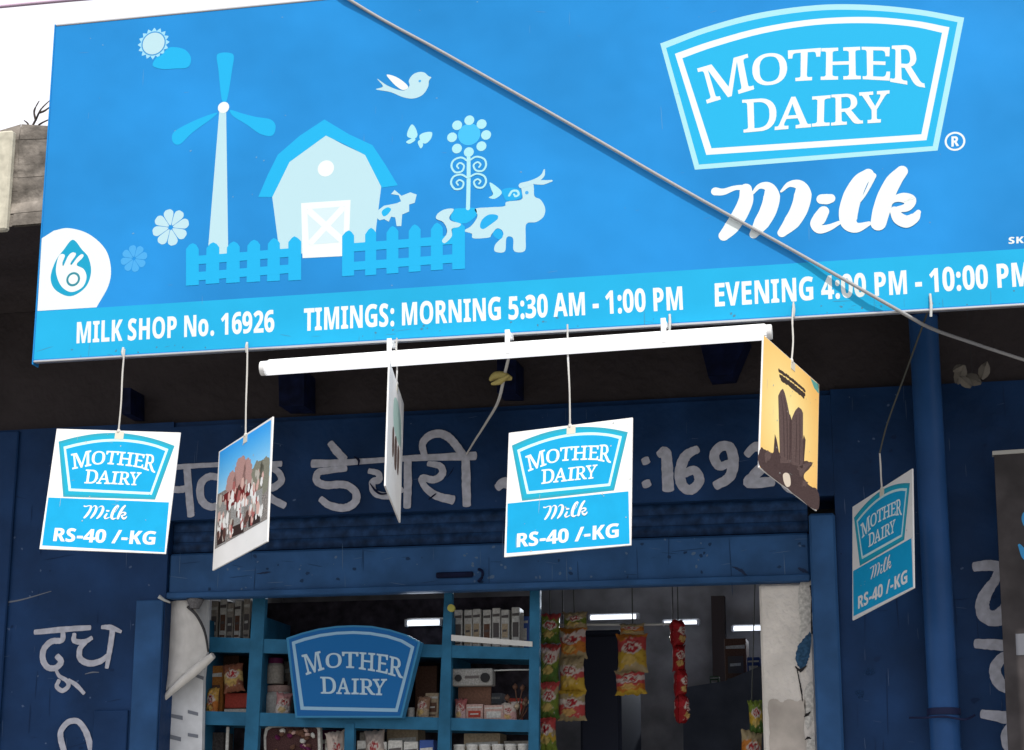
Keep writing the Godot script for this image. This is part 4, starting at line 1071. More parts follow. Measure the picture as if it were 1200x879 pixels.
# ---------------------------------------------------------------- doorway: jambs, rack, goods
func jambs() -> void:
	var wash := mat("whitewash", Color(0.80, 0.76, 0.71), 0.9, grain(0.006, 0.84, 1.0, 35, 6), 0.6, relief(0.05, 36, 5.0), 0.6)
	var j := thing("plaster_jamb", "whitewashed door jamb with flaking plaster, right side of the doorway", "door jamb", Vector3(0.55, 0, -0.1))
	block(j, "masonry", Vector3(0.478 - 0.55, 0, -0.1), Vector3(OPEN_R - 0.55 + 0.004, HEAD - 0.002, 0.07), wash, 0.006)
	var off := Vector3(-0.55, 0, 0.0712)
	var chip := mat("old_blue_paint", Color(0.05, 0.14, 0.27), 0.7, grain(0.03, 0.6, 1.0, 37), 0.2)
	var damp := mat("damp_brown", Color(0.58, 0.53, 0.48), 0.9, grain(0.008, 0.8, 1.0, 38, 6), 0.5)
	var dirt := mat("crack_dark", Color(0.03, 0.028, 0.03), 0.9)
	var flake := mat("flake_pale", Color(0.80, 0.78, 0.73), 0.9, grain(0.03, 0.7, 1.0, 39), 0.2)
	for q in [[[.5739,2.0916,.5868,2.1103,.6018,2.1272,.6108,2.1298,.6068,2.0798,.598,2.0522,.5842,2.0358,.5745,2.0449,.5685,2.0639], chip], [[.4949,1.9517,.514,1.9596,.5276,1.9512,.5473,1.9591,.5692,1.9533,.5886,1.9574,.5902,1.9256,.5834,1.8874,.5853,1.8166,.5315,1.8144,.4958,1.8174,.4951,1.8857], damp], [[.5865,2.2626,.6189,2.2634,.6168,2.1745,.6036,2.1468,.5871,2.1192,.5743,2.1027,.5825,2.1473,.5811,2.2035], flake], [[.5894,1.9805,.6106,2.0022,.6095,1.9253,.5953,1.8818,.5867,1.9037], flake], [[.5932,1.8546,.6091,1.8707,.6093,1.8164,.5891,1.8166], flake]]:
		var b := ragged(j, "plaster_patch", q[0], 0.0, 0.0005, q[1], 0.0012)
		b.position = off
	var ck := strokes(j, "crack", [[[.5678,2.0428,.5802,2.0331,.5955,2.0445], [0.003, 0.009, 0.003]], [[.5719,2.0333,.5775,2.0028,.5819,1.9696,.5824,1.9531], [0.002, 0.004, 0.002]], [[.5871,1.9135,.5944,1.9189,.6023,1.9254], [0.003, 0.008, 0.002]], [[.5866,1.8546,.5945,1.8589,.601,1.8566], [0.002, 0.006, 0.002]], [[.6152,2.2533,.6186,2.225,.6135,2.1745,.6141,2.1298], [0.006, 0.008, 0.002, 0.004]]], 0.0, dirt, false, 0.3)
	ck.position = off + Vector3(0, 0, 0.001)
	# peeling laminate on the left side
	var lam := mat("laminate", Color(0.74, 0.77, 0.81), 0.6, grain(0.01, 0.9, 1.0, 43, 5), 0.3)
	var lam2 := mat("laminate_warm", Color(0.70, 0.69, 0.67), 0.6, grain(0.008, 0.88, 1.0, 44, 6), 0.25, relief(0.03, 45, 4.0), 0.15)
	var p := thing("peeling_panel", "grey-white door-side panel with its facing sheet peeling and curling down", "panel", Vector3(-1.13, 0, -0.1))
	var o := Vector3(-1.13, 0, -0.1)
	var bd := plate(p, "backing_board", [-1.2214,2.2733,-1.1044,2.2849,-1.1001,2.1312,-1.1066,2.0469,-1.0818,1.1152,-1.243,1.112], -0.08, 0.02, lam)
	bd.position = -o
	var rows := []
	for i in 13:
		var t := i / 12.0
		var row := []
		for k in 9:
			var u := k / 8.0
			var l := Vector2(lerpf(199.0, 191.0, t), lerpf(705.0, 815.0, t))
			row.append([l, u, t])
		rows.append(row)
	var edge := curve3([Vector3(222, 706, 0), Vector3(234, 724, 0), Vector3(242, 748, 0), Vector3(243, 764, 0), Vector3(236, 778, 0), Vector3(214, 797, 0), Vector3(193, 814, 0)], 2)
	var a := Vector3(-1.2059, 2.2641, -.05)
	var b := Vector3(-1.2132, 1.9981, -.05)
	var ex := [Vector3(-1.1327, 2.262, -.03), Vector3(-1.1186, 2.2374, -.03), Vector3(-1.102, 2.2103, -.03), Vector3(-1.0905, 2.1835, -.03), Vector3(-1.0816, 2.1568, -.03), Vector3(-1.078, 2.1351, -.03), Vector3(-1.0772, 2.1159, -.03), Vector3(-1.0839, 2.0945, -.03), Vector3(-1.1008, 2.0733, -.03), Vector3(-1.123, 2.0546, -.03), Vector3(-1.1518, 2.0369, -.04), Vector3(-1.1766, 2.0182, -.04), Vector3(-1.2106, 1.9981, -.05)]
	var grid := []
	for i in 13:
		var lft := a.lerp(b, i / 12.0)
		var row2 := []
		for k in 9:
			var u := k / 8.0
			var v: Vector3 = lft.lerp(ex[i], u)
			v.z += sin(u * PI) * 0.012
			row2.append(v - o)
		grid.append(row2)
	sheet(p, "facing_sheet", grid, lam2, 0.002)
	var roll := tube(p, "curled_edge", curve3([Vector3(-1.2133, 1.9806, -.04) - o, Vector3(-1.1748, 2.0126, -.03) - o, Vector3(-1.1144, 2.0554, -.015) - o, Vector3(-1.0736, 2.0846, -.005) - o, Vector3(-1.047, 2.1026, 0) - o], 5), [0.006, 0.011, 0.014, 0.013, 0.009], lam2, 12)
	tube(p, "curled_edge", curve3([Vector3(-1.2154, 1.9811, -.045) - o, Vector3(-1.2229, 1.9264, -.045) - o, Vector3(-1.2276, 1.8202, -.045) - o, Vector3(-1.2291, 1.7499, -.045) - o], 4), [0.006, 0.007, 0.006], lam, 8)
	tube(p, "black_lead", curve3([Vector3(-1.1381, 2.2439, -.02) - o, Vector3(-1.1065, 2.2159, -.015) - o, Vector3(-1.0793, 2.1689, -.01) - o, Vector3(-1.0675, 2.1138, -.012) - o], 5), [0.0045, 0.004, 0.003], mats["dark_steel"], 7)
	var wad := put(p, "paper_wad", lathe_mesh([[0.0, -0.024], [0.014, -0.022], [0.020, -0.010], [0.026, 0.002], [0.017, 0.012], [0.014, 0.020], [0.0, 0.022]], 7), mat("wad_grey", Color(0.26, 0.26, 0.28), 0.9, grain(0.04, 0.5, 1.0, 46), 0.1))
	wad.position = Vector3(-1.1157, 2.2603, -.02) - o
	for q in [[[-1.2072,1.95,-1.163,1.9423,-1.1624,1.9303,-1.2067,1.9405]], [[-1.1483,1.9588,-1.1171,1.9512,-1.1167,1.9416,-1.1479,1.9492]], [[-1.2069,1.8928,-1.1652,1.8828,-1.1647,1.8709,-1.2063,1.8809]], [[-1.1453,1.8945,-1.1143,1.8894,-1.1138,1.8799,-1.1448,1.885]], [[-1.1298,2.0592,-1.1037,2.0515,-1.1058,2.0419,-1.1321,2.052]]]:
		var sl := plate(p, "slot", q[0], -0.0785, 0.0008, mat("slot_dark", Color(0.20, 0.22, 0.26), 0.8))
		sl.position = -o
	tube(p, "hook_nail", [Vector3(-1.1889, 2.2561, -.01) - o, Vector3(-1.1989, 2.261, .01) - o, Vector3(-1.2106, 2.2697, .02) - o], [0.003, 0.004, 0.006], mats["wire_grey"], 7)

func carton(called: String, label: String, category: String, a: Array, z: float, depth: float, m: Material, group := "", print_m: Material = null) -> Node3D:
	# a: left, bottom, right, top in the plane z
	var t := thing(called, label, category, Vector3((a[0] + a[2]) * 0.5, a[1], z - depth * 0.5), group)
	var w: float = absf(a[2] - a[0])
	var h: float = a[3] - a[1]
	box(t, "carton_body", Vector3(0, h * 0.5, 0), Vector3(w, h, depth), m, 0.0015)
	if print_m:
		plate(t, "printed_label", [-w * 0.36, h * 0.25, w * 0.36, h * 0.25, w * 0.36, h * 0.62, -w * 0.36, h * 0.62], depth * 0.5 + 0.001, 0.0006, print_m)
		var tone: Material = mats["pack_white"] if m != mats["pack_white"] else mats["pack_ink"]
		plate(t, "printed_stripe", [-w * 0.44, h * 0.78, w * 0.44, h * 0.78, w * 0.44, h * 0.86, -w * 0.44, h * 0.84], depth * 0.5 + 0.001, 0.0006, tone)
		plate(t, "printed_stripe", [-w * 0.26, h * 0.40, w * 0.24, h * 0.41, w * 0.24, h * 0.47, -w * 0.26, h * 0.46], depth * 0.5 + 0.0018, 0.0006, tone)
		plate(t, "printed_stripe", [-w * 0.40, h * 0.10, w * 0.30, h * 0.10, w * 0.30, h * 0.15, -w * 0.40, h * 0.15], depth * 0.5 + 0.001, 0.0006, print_m)
	return t

func jar(called: String, label: String, a: Array, z: float, body: Material, lid: Material, group := "") -> Node3D:
	var w: float = absf(a[2] - a[0])
	var h: float = a[3] - a[1]
	var t := thing(called, label, "jar", Vector3((a[0] + a[2]) * 0.5, a[1], z - w * 0.5), group)
	put(t, "jar_body", lathe_mesh([[0.0, 0.0], [w * 0.46, 0.0], [w * 0.5, h * 0.06], [w * 0.5, h * 0.68], [w * 0.42, h * 0.78], [0.0, h * 0.78]], 18), body)
	put(t, "lid", lathe_mesh([[w * 0.44, h * 0.785], [w * 0.45, h * 0.79], [w * 0.45, h * 0.98], [w * 0.40, h], [0.0, h]], 18), lid)
	return t

func rack() -> void:
	var teal := mat("rack_teal", Color(0.030, 0.165, 0.31), 0.5, grain(0.012, 0.8, 1.0, 47, 5), 0.6, relief(0.06, 48, 3.0), 0.2)
	var navy: Material = mats["navy_paint"]
	var o := Vector3(-0.6, 0, -0.2)
	var r := thing("shelf_rack", "teal painted wooden display rack of square compartments in the doorway", "shelf rack", o)
	for q in [[-.9731,2.3135,-.9343,2.3124,-.9442,1.8205,-.9847,1.8208], [-.4062,2.2974,-.384,2.2968,-.3862,1.8157,-.4224,1.816], [-.1614,2.2976,-.1324,2.2967,-.1377,1.8136,-.1661,1.8138], [-.6892,1.9163,-.6619,1.916,-.662,1.8181,-.6892,1.8183]]:
		var m := plate(r, "upright", q, -0.10, 0.02, teal)
		m.position = -o
	for q in [[-1.1369,2.1685,-.1476,2.1147,-.1477,2.0832,-1.1349,2.1258], [-1.1375,1.958,-.1501,1.9189,-.1501,1.8868,-1.1357,1.9197]]:
		var m := plate(r, "shelf_rail", q, -0.103, 0.018, teal)
		m.position = -o
	for q in [[-1.1538,2.1441,-.1879,2.1023,-.1879,2.0941,-1.1533,2.1343], [-1.1546,1.938,-.1876,1.9034,-.1876,1.8954,-1.1541,1.9284]]:
		var m := plate(r, "shelf_board", q, -0.1225, 0.245, teal)
		m.position = -o
	block(r, "upright", Vector3(-1.142, 0, -0.37) - o, Vector3(-1.118, 2.22, -0.125) - o, teal)
	block(r, "upright", Vector3(-0.165, 0, -0.16) - o, Vector3(-0.145, 2.22, -0.125) - o, teal)
	block(r, "upright", Vector3(-0.165, 0, -0.122) - o, Vector3(-0.145, 1.80, -0.103) - o, teal)
	for q in [[-.9752,2.2256,-.9494,2.225,-.9515,1.9354,-.9796,1.9357], [-.4085,2.2116,-.3937,2.2112,-.3953,1.9095,-.4197,1.9098]]:
		var m := plate(r, "divider", q, -0.1225, 0.24, teal)
		m.position = -o
	block(r, "back_board", Vector3(-1.19, 0, -0.385) - o, Vector3(-0.21, 2.296, -0.372) - o, mat("rack_back", Color(0.07, 0.06, 0.08), 0.7, grain(0.02, 0.5, 1.0, 49), 0.5))
	var strip := plate(r, "price_strip", [-.3844,2.1559,-.1538,2.1319,-.1538,2.1179,-.3843,2.1393], -0.096, 0.003, mat("strip_white", Color(0.62, 0.63, 0.62), 0.4))
	strip.position = -o
	var dot := disc(r, "knob", sv([-.384,2.2295]), 0.0105, -0.088, 0.011, mat("knob_yellow", Color(0.42, 0.40, 0.10), 0.5))
	dot.position = -o
	# plaque with the emblem in front of the rack
	var pl := thing("emblem_plaque", "blue arched plaque with white serif lettering mounted on the teal rack", "plaque", Vector3(-.6671, 1.9296, -.06))
	var po := pl.position
	var face := [-.8546,2.1535,-.8089,2.1669,-.7605,2.1776,-.7068,2.1836,-.6584,2.1845,-.6049,2.1812,-.5514,2.1702,-.5035,2.1549,-.463,2.1337,-.5127,1.9277,-.8204,1.9317]
	for i in range(0, face.size(), 2):
		face[i] -= po.x
		face[i + 1] -= po.y
	plate(pl, "plaque_edge", face, 0.0, 0.034, mat("plaque_edge", Color(0.045, 0.22, 0.42), 0.45))
	var inner := [-.8463,2.1492,-.8061,2.1622,-.7577,2.1724,-.7066,2.1784,-.6583,2.1793,-.6048,2.176,-.554,2.1657,-.506,2.1508,-.4704,2.1323,-.5181,1.9327,-.8151,1.9367]
	var line := [-.8374,2.1418,-.802,2.1523,-.7547,2.1621,-.7063,2.1671,-.6581,2.1681,-.6072,2.1643,-.5575,2.1551,-.5138,2.1409,-.4797,2.1209,-.5251,1.9428,-.8054,1.9527]
	var core := [-.8269,2.1354,-.7974,2.144,-.7517,2.1538,-.705,2.1589,-.6579,2.1599,-.6086,2.1562,-.5605,2.147,-.519,2.1339,-.4902,2.117,-.5315,1.9529,-.7961,1.9617]
	var mpl := mat("plaque_blue", Color(0.012, 0.12, 0.36), 0.4)
	for s in [[inner, 0.0012, mpl, "plaque_face"], [line, 0.002, mat("plaque_line", Color(0.28, 0.48, 0.66), 0.5), "plaque_line"], [core, 0.0028, mat("plaque_core", Color(0.010, 0.13, 0.38), 0.35), "plaque_face"]]:
		var pts: Array = s[0]
		for i in range(0, pts.size(), 2):
			pts[i] -= po.x
			pts[i + 1] -= po.y
		plate(pl, s[3], pts, s[1], 0.0006, s[2])
	var st := SurfaceTool.new()
	st.begin(Mesh.PRIMITIVE_TRIANGLES)
	for l in [["M", [-.7917,2.0478,-.7384,2.0631,-.7522,2.1144,-.807,2.1042]], ["O", [-.7336,2.065,-.6877,2.0682,-.6898,2.109,-.737,2.1069]], ["T", [-.6834,2.0661,-.6438,2.0644,-.6396,2.109,-.6888,2.111]], ["H", [-.6385,2.0622,-.5915,2.0543,-.5916,2.1049,-.6374,2.1089]], ["E", [-.5884,2.0542,-.5554,2.0466,-.5522,2.0991,-.5873,2.1038]], ["R", [-.5533,2.0455,-.5109,2.0337,-.5129,2.0882,-.55,2.097]],
		["D", [-.7467,1.9963,-.7018,1.9946,-.7052,2.0412,-.7502,2.043]], ["A", [-.7018,1.9946,-.6613,1.9929,-.6624,2.0374,-.7019,2.0391]], ["I", [-.6581,1.9929,-.6368,1.9925,-.6379,2.0359,-.6581,2.0363]], ["R", [-.6347,1.992,-.5891,1.9898,-.5954,2.0342,-.6347,2.0359]], ["Y", [-.5955,1.9899,-.5606,1.9883,-.5562,2.0335,-.5975,2.0342]]]:
		var q: Array = l[1]
		for i in range(0, q.size(), 2):
			q[i] -= po.x
			q[i + 1] -= po.y
		add_word(st, l[0], "serif_full", q, 0.0042, 0.001)
	put(pl, "emblem_lettering", st.commit(), mat("plaque_ink", Color(0.42, 0.58, 0.70), 0.5))
	block(pl, "mount", Vector3(-0.06, 0.03, -0.0395), Vector3(0.06, 0.06, -0.0345), navy)

func goods() -> void:
	var cream := mat("pack_cream", Color(0.40, 0.37, 0.33), 0.6, grain(0.03, 0.78, 1.0, 50), 0.15)
	var white := mat("pack_white", Color(0.66, 0.66, 0.63), 0.5, grain(0.03, 0.78, 1.0, 51), 0.15)
	var ink := mat("pack_ink", Color(0.10, 0.09, 0.09), 0.6)
	var red := mat("pack_red", Color(0.46, 0.07, 0.05), 0.5, grain(0.03, 0.78, 1.0, 52), 0.12)
	var orange := mat("pack_orange", Color(0.46, 0.19, 0.05), 0.5, grain(0.03, 0.78, 1.0, 53), 0.12)
	var pink := mat("pack_pink", Color(0.55, 0.38, 0.34), 0.5, grain(0.03, 0.78, 1.0, 54), 0.12)
	var purple := mat("pack_purple", Color(0.10, 0.015, 0.06), 0.5)
	var tan := mat("pack_tan", Color(0.50, 0.40, 0.28), 0.6, grain(0.03, 0.78, 1.0, 55), 0.15)
	var bluep := mat("pack_blue", Color(0.05, 0.10, 0.32), 0.5)
	var brown := mat("pack_brown", Color(0.16, 0.085, 0.06), 0.6, grain(0.03, 0.78, 1.0, 56), 0.12)
	# top row, left: slim cartons side by side
	var x0 := [Vector3(-1.1303, 2.1621, -.18).x, Vector3(-1.007, 2.1594, -.18).x]
	var yb: float = Vector3(-1.1303, 2.1621, -.18).y
	var names := ["first", "second", "third", "fourth", "fifth"]
	for i in 5:
		var l: float = lerpf(x0[0], x0[1], i / 5.0)
		var w: float = (x0[1] - x0[0]) / 5.0 * 0.82
		carton("slim_carton", "%s slim cream carton from the left in the rack's top left compartment" % names[i], "carton", [l, yb, l + w, yb + 0.118 + 0.008 * sin(i * 2.1)], -0.18, 0.06, cream if i % 2 == 0 else white, "cartons in the top left compartment", ink if i % 2 == 0 else brown).rotation.y = 0.08 * sin(i * 1.7)
	# top row, right: tall cartons behind the white price strip
	var x1 := [Vector3(-.3978, 2.1341, -.18).x, Vector3(-.2055, 2.13, -.18).x]
	var yc: float = Vector3(-.3284, 2.1278, -.18).y
	names = ["first", "second", "third", "fourth", "fifth", "sixth", "seventh"]
	for i in 7:
		var l: float = lerpf(x1[0], x1[1], i / 7.0)
		var w: float = (x1[1] - x1[0]) / 7.0 * 0.84
		var c := carton("tall_carton", "%s tall white carton from the left behind the white price strip" % names[i], "carton", [l, yc, l + w, yc + 0.108 + 0.004 * sin(i * 3.3)], -0.18, 0.07, white, "cartons behind the price strip", [ink, tan, tan, brown, ink, tan, ink][i])
		c.rotation.y = 0.05 * sin(i * 2.3)
	# middle row
	carton("orange_pack", "upright orange packet in the rack's left middle compartment", "packet", flat4([-1.1417,1.9468,-1.0853,2.0922]), -0.18, 0.05, orange, "", brown)
	carton("brown_box", "dark brown box standing behind the orange packet", "box", flat4([-1.1526,1.9575,-1.0698,2.1295]), -0.26, 0.08, brown)
	carton("red_box", "small red box lying on a pale tub in the left middle compartment", "box", flat4([-1.0775,1.9701,-1.004,2.0127]), -0.18, 0.07, red)
	carton("pale_tub", "low pale tub under the small red box", "tub", flat4([-1.0792,1.9483,-1.0048,1.9679]), -0.18, 0.08, white)
	jar("white_jar", "white jar with pale side in the compartment left of the plaque", flat4([-.9667,1.9437,-.8825,2.0341]), -0.17, white, pink)
	jar("purple_lid_tub", "cream tub with purple lid standing on the white jar", flat4([-.9573,2.0378,-.9057,2.1122]), -0.17, cream, purple)
	jar("white_cup_jar", "tiny white jar at the plaque's lower right corner", flat4([-.5259,1.9317,-.5041,1.9621]), -0.15, white, white)
	carton("mottled_pouch", "mottled pouch in the compartment right of the plaque", "pouch", flat4([-.4743,1.9318,-.4357,2.002]), -0.16, 0.03, tan, "", brown)
	carton("dark_box", "dark box at the back of the compartment right of the plaque", "box", flat4([-.529,1.9387,-.4656,2.0871]), -0.25, 0.06, brown)
	# radio
	var ra := flat4([-.3912,2.0176,-.2744,2.0649])
	var radio := thing("radio", "small grey radio with two black dials in the right middle compartment", "radio", Vector3((ra[0] + ra[2]) * 0.5, ra[1], -0.15))
	var rw: float = ra[2] - ra[0]
	var rh: float = ra[3] - ra[1]
	box(radio, "radio_body", Vector3(0, rh * 0.5, 0), Vector3(rw, rh, 0.04), mat("radio_grey", Color(0.36, 0.36, 0.35), 0.5, grain(0.03, 0.7, 1.0, 57), 0.1), 0.003)
	for s in [-1, 1]:
		disc(radio, "dial", Vector2(s * rw * 0.33, rh * 0.45), rh * (0.2 if s < 0 else 0.28), 0.025, 0.005, mat("dial_black", Color(0.02, 0.02, 0.022), 0.4))
	plate(radio, "tuning_strip", [-rw * 0.17, rh * 0.42, rw * 0.17, rh * 0.42, rw * 0.17, rh * 0.58, -rw * 0.17, rh * 0.58], 0.0214, 0.0008, ink)
	block(radio, "stand", Vector3(-rw * 0.4, -0.095, -0.02), Vector3(rw * 0.4, -0.0005, -0.012), brown)
	tube(radio, "aerial", [Vector3(rw * 0.45, rh * 0.9, 0), Vector3(rw * 0.45 + 0.06, rh * 0.92, 0), Vector3(rw * 0.45 + 0.13, rh * 0.90, 0)], [0.0022], mats["wire_grey"], 6)
	carton("pink_box", "left one of two pink boxes below the radio", "box", flat4([-.3513,1.9194,-.303,1.9678]), -0.14, 0.05, pink, "pink boxes below the radio", red)
	carton("pink_box", "right one of two pink boxes below the radio", "box", flat4([-.3002,1.9176,-.2448,1.9646]), -0.14, 0.05, pink, "pink boxes below the radio", white)
	var sp := thing("dried_sprig", "bunch of dried brown sprigs in the right middle compartment", "dried flowers", Vector3(-.2056, 1.9189, -.16))
	for i in 9:
		var a := -0.9 + 0.22 * i
		var h := 0.07 + 0.03 * sin(i * 2.7)
		var tip := Vector3(sin(a) * h * 0.55, cos(a) * h, 0.02 * sin(i * 1.9))
		tube(sp, "stalk", curve3([Vector3.ZERO, tip * 0.5 + Vector3(0.004 * sin(i), 0, 0), tip], 3), [0.0025, 0.002], brown, 5)
		var hd := put(sp, "seed_head", lathe_mesh([[0.0, -0.010], [0.007, -0.003], [0.008, 0.003], [0.0, 0.011]], 7), tan if i % 2 == 0 else brown)
		hd.position = tip
	var extra := [
		["amber_bottle", "amber pack at the back of the left middle compartment", "pack", [-1.1098,1.9597,-1.0725,2.0885], -0.3, orange, tan], ["cream_pack", "cream pack leaning behind the purple-lidded tub", "pack", [-.9685,1.955,-.9005,2.1087], -0.26, cream, brown],
		["green_pack", "dull green pack at the back of the right middle compartment", "pack", [-.4163,1.9322,-.372,2.0253], -0.28, mat("pack_green", Color(0.14, 0.20, 0.10), 0.6), tan], ["grey_box", "grey box at the back of the right middle compartment", "box", [-.3662,1.9329,-.2866,2.0111], -0.3, mat("pack_slate", Color(0.20, 0.21, 0.24), 0.6), ink],
		["red_pack", "small red pack behind the dried sprigs", "pack", [-.2645,1.9272,-.2251,1.9933], -0.27, red, white], ["blue_carton", "blue carton at the right end behind the price strip", "carton", [-.243,2.1321,-.1983,2.2232], -0.26, bluep, white],
		["white_carton", "white carton at the back above the sweets tray", "carton", [-.9385,1.7335,-.8879,1.9371], -0.3, white, bluep], ["maroon_box", "maroon box beside the wrapped pack in the bottom row", "box", [-.8064,1.7315,-.755,1.911], -0.26, purple, pink]]
	for e in extra:
		carton(e[0], e[1], e[2], e[3], e[4], 0.05, e[5], "", e[6]).rotation.y = rng.randf_range(-0.2, 0.2)
	var foil := mat("packet_foil", Color(1, 1, 1), 0.35)
	foil.vertex_color_use_as_albedo = true
	var pouches := [["crumpled orange pouch in front of the brown box", [-1.1243,1.9396,-1.0814,2.026], [Color(0.45, 0.16, 0.04), Color(0.5, 0.3, 0.08)]], ["crumpled brown and gold pouch beside the orange one", [-1.0742,2.0122,-1.0101,2.0937], [Color(0.2, 0.08, 0.05), Color(0.42, 0.30, 0.12), Color(0.2, 0.08, 0.05)]],
		["pale pouch tucked beside the white jar", [-.9131,1.9368,-.8645,2.008], [Color(0.5, 0.46, 0.44), Color(0.4, 0.2, 0.2)]], ["crumpled tan pouch right of the plaque", [-.4983,1.926,-.4549,1.9912], [Color(0.42, 0.33, 0.24), Color(0.3, 0.18, 0.12)]],
		["small pink pouch leaning on the pink boxes", [-.252,1.9122,-.2065,1.9718], [Color(0.5, 0.3, 0.28), Color(0.5, 0.44, 0.40)]], ["pale pink pouch at the left of the right middle compartment", [-.3877,1.9192,-.3493,1.984], [Color(0.46, 0.34, 0.34), Color(0.3, 0.1, 0.1)]],
		["crinkled maroon pouch right of the sweets tray", [-.7551,1.7853,-.6983,1.8996], [Color(0.25, 0.08, 0.08), Color(0.5, 0.42, 0.38)]], ["beige pouch above the blue and white packs", [-.6462,1.7866,-.5837,1.9014], [Color(0.42, 0.36, 0.30), Color(0.3, 0.26, 0.24)]]]
	for e in pouches:
		var q: Array = e[1]
		var t := thing("foil_pouch", e[0], "pouch", Vector3((q[0] + q[2]) * 0.5, q[1], -0.15), "pouches on the rack")
		var pk := put(t, "pouch_body", packet_mesh(absf(q[2] - q[0]), q[3] - q[1], 0.014, e[2], int(absf(q[0]) * 1000.0)), foil)
		pk.position = Vector3(0, (q[3] - q[1]) * 0.5, 0)
		pk.rotation = Vector3(-0.12, rng.randf_range(-0.4, 0.4), rng.randf_range(-0.15, 0.15))
	# bottom row
	carton("grey_carton", "grey carton in the bottom left compartment of the rack", "carton", flat4([-1.1555,1.7312,-1.085,1.9038]), -0.2, 0.08, mat("pack_grey", Color(0.11, 0.10, 0.10), 0.6, grain(0.03, 0.6, 1.0, 58), 0.15))
	var rod := thing("white_rod", "thin white rod standing in the bottom left compartment", "rod", Vector3(-1.0533, 1.7291, -.15))
	tube(rod, "rod", [Vector3.ZERO, Vector3(0.0, 0.1, 0), Vector3(-1.0534, 1.9146, -.15) - rod.position], [0.005], white, 8)
	var tr := thing("sweet_tray", "rounded tray of pink-brown sweets with pale rim in the bottom compartment", "tray", Vector3(-.8494, 1.7278, -.14))
	var to := tr.position
	var rim := [-.9301,1.7282,-.941,1.8888,-.9367,1.9102,-.9191,1.9171,-.8505,1.9186,-.7874,1.9202,-.7745,1.9106,-.7643,1.7274]
	var inn := [-.9237,1.7282,-.9332,1.884,-.9288,1.9029,-.9163,1.9099,-.8503,1.9115,-.7922,1.9132,-.7819,1.9036,-.7718,1.7274]
	for s in [rim, inn]:
		for i in range(0, s.size(), 2):
			s[i] -= to.x
			s[i + 1] -= to.y
	plate(tr, "tray_rim", rim, 0.0, 0.02, white)
	plate(tr, "tray_floor", inn, 0.001, 0.0006, mat("sweet_ground", Color(0.13, 0.06, 0.06), 0.6, grain(0.04, 0.4, 1.0, 59), 0.08))
	for i in 40:
		var c := Vector2(rng.randf_range(-0.065, 0.06), rng.randf_range(0.06, 0.175))
		var sw := put(tr, "sweet", lathe_mesh([[0.0, -0.006], [0.008, -0.003], [0.009, 0.003], [0.0, 0.007]], 7), [pink, brown, purple, white, brown][i % 5])
		sw.position = Vector3(c.x, c.y, 0.005)
		sw.rotation = Vector3(rng.randf_range(-1, 1), 0, rng.randf_range(-1, 1))
	carton("wrapped_pack", "pale wrapped pack right of the sweets tray", "pack", flat4([-.7658,1.7281,-.7147,1.878]), -0.16, 0.05, cream, "", pink)
	names = ["first", "second", "third", "fourth", "fifth"]
	for i in 5:
		var a := flat4([-.6679,1.7273,-.4413,1.8722])
		var l: float = lerpf(a[0], a[2], i / 5.0)
		carton("striped_pack", "%s small blue and white pack from the left in the bottom middle row" % names[i], "pack", [l, a[1], l + (a[2] - a[0]) / 5.0 * 0.9, a[3] - 0.004 * (i % 2)], -0.15, 0.04, white if i < 4 else bluep, "packs in the bottom middle row", bluep)
	carton("tan_carton", "tan carton behind the blue and white packs", "carton", flat4([-.602,1.7292,-.5103,1.9102]), -0.22, 0.08, tan, "", white)
	carton("grey_pack", "dull grey pack at the back left of the bottom middle row", "pack", flat4([-.6821,1.7296,-.6255,1.8997]), -0.22, 0.06, cream)
	carton("tan_box", "tan printed box in the bottom right compartment of the rack", "box", flat4([-.3719,1.7275,-.268,1.892]), -0.2, 0.08, tan, "", orange)
	carton("beige_box", "beige box right of the tan printed box", "box", flat4([-.2576,1.7269,-.1853,1.87]), -0.2, 0.08, cream)
	for i in 6:
		var a := flat4([-.3908,1.7371,-.1724,1.8572])
		var w: float = (a[2] - a[0]) / 6.0
		var cup := thing("paper_cup", "%s white cup from the left in the rack's bottom right compartment" % ["first", "second", "third", "fourth", "fifth", "sixth"][i], "cup", Vector3(a[0] + w * (i + 0.5), a[1], -0.155), "cups in the bottom right compartment")
		var h: float = a[3] - a[1]
		put(cup, "cup_wall", lathe_mesh([[0.0, 0.0], [w * 0.33, 0.0], [w * 0.45, h], [w * 0.40, h], [w * 0.30, h * 0.2], [0.0, h * 0.2]], 16), white)
		put(cup, "cup_rim", lathe_mesh([[w * 0.45, h * 0.97], [w * 0.485, h * 0.985], [w * 0.45, h * 1.01], [w * 0.42, h]], 16), mats["strip_white"])

func flat4(a: Array) -> Array:
	return [a[0], a[1], a[2], a[3]]

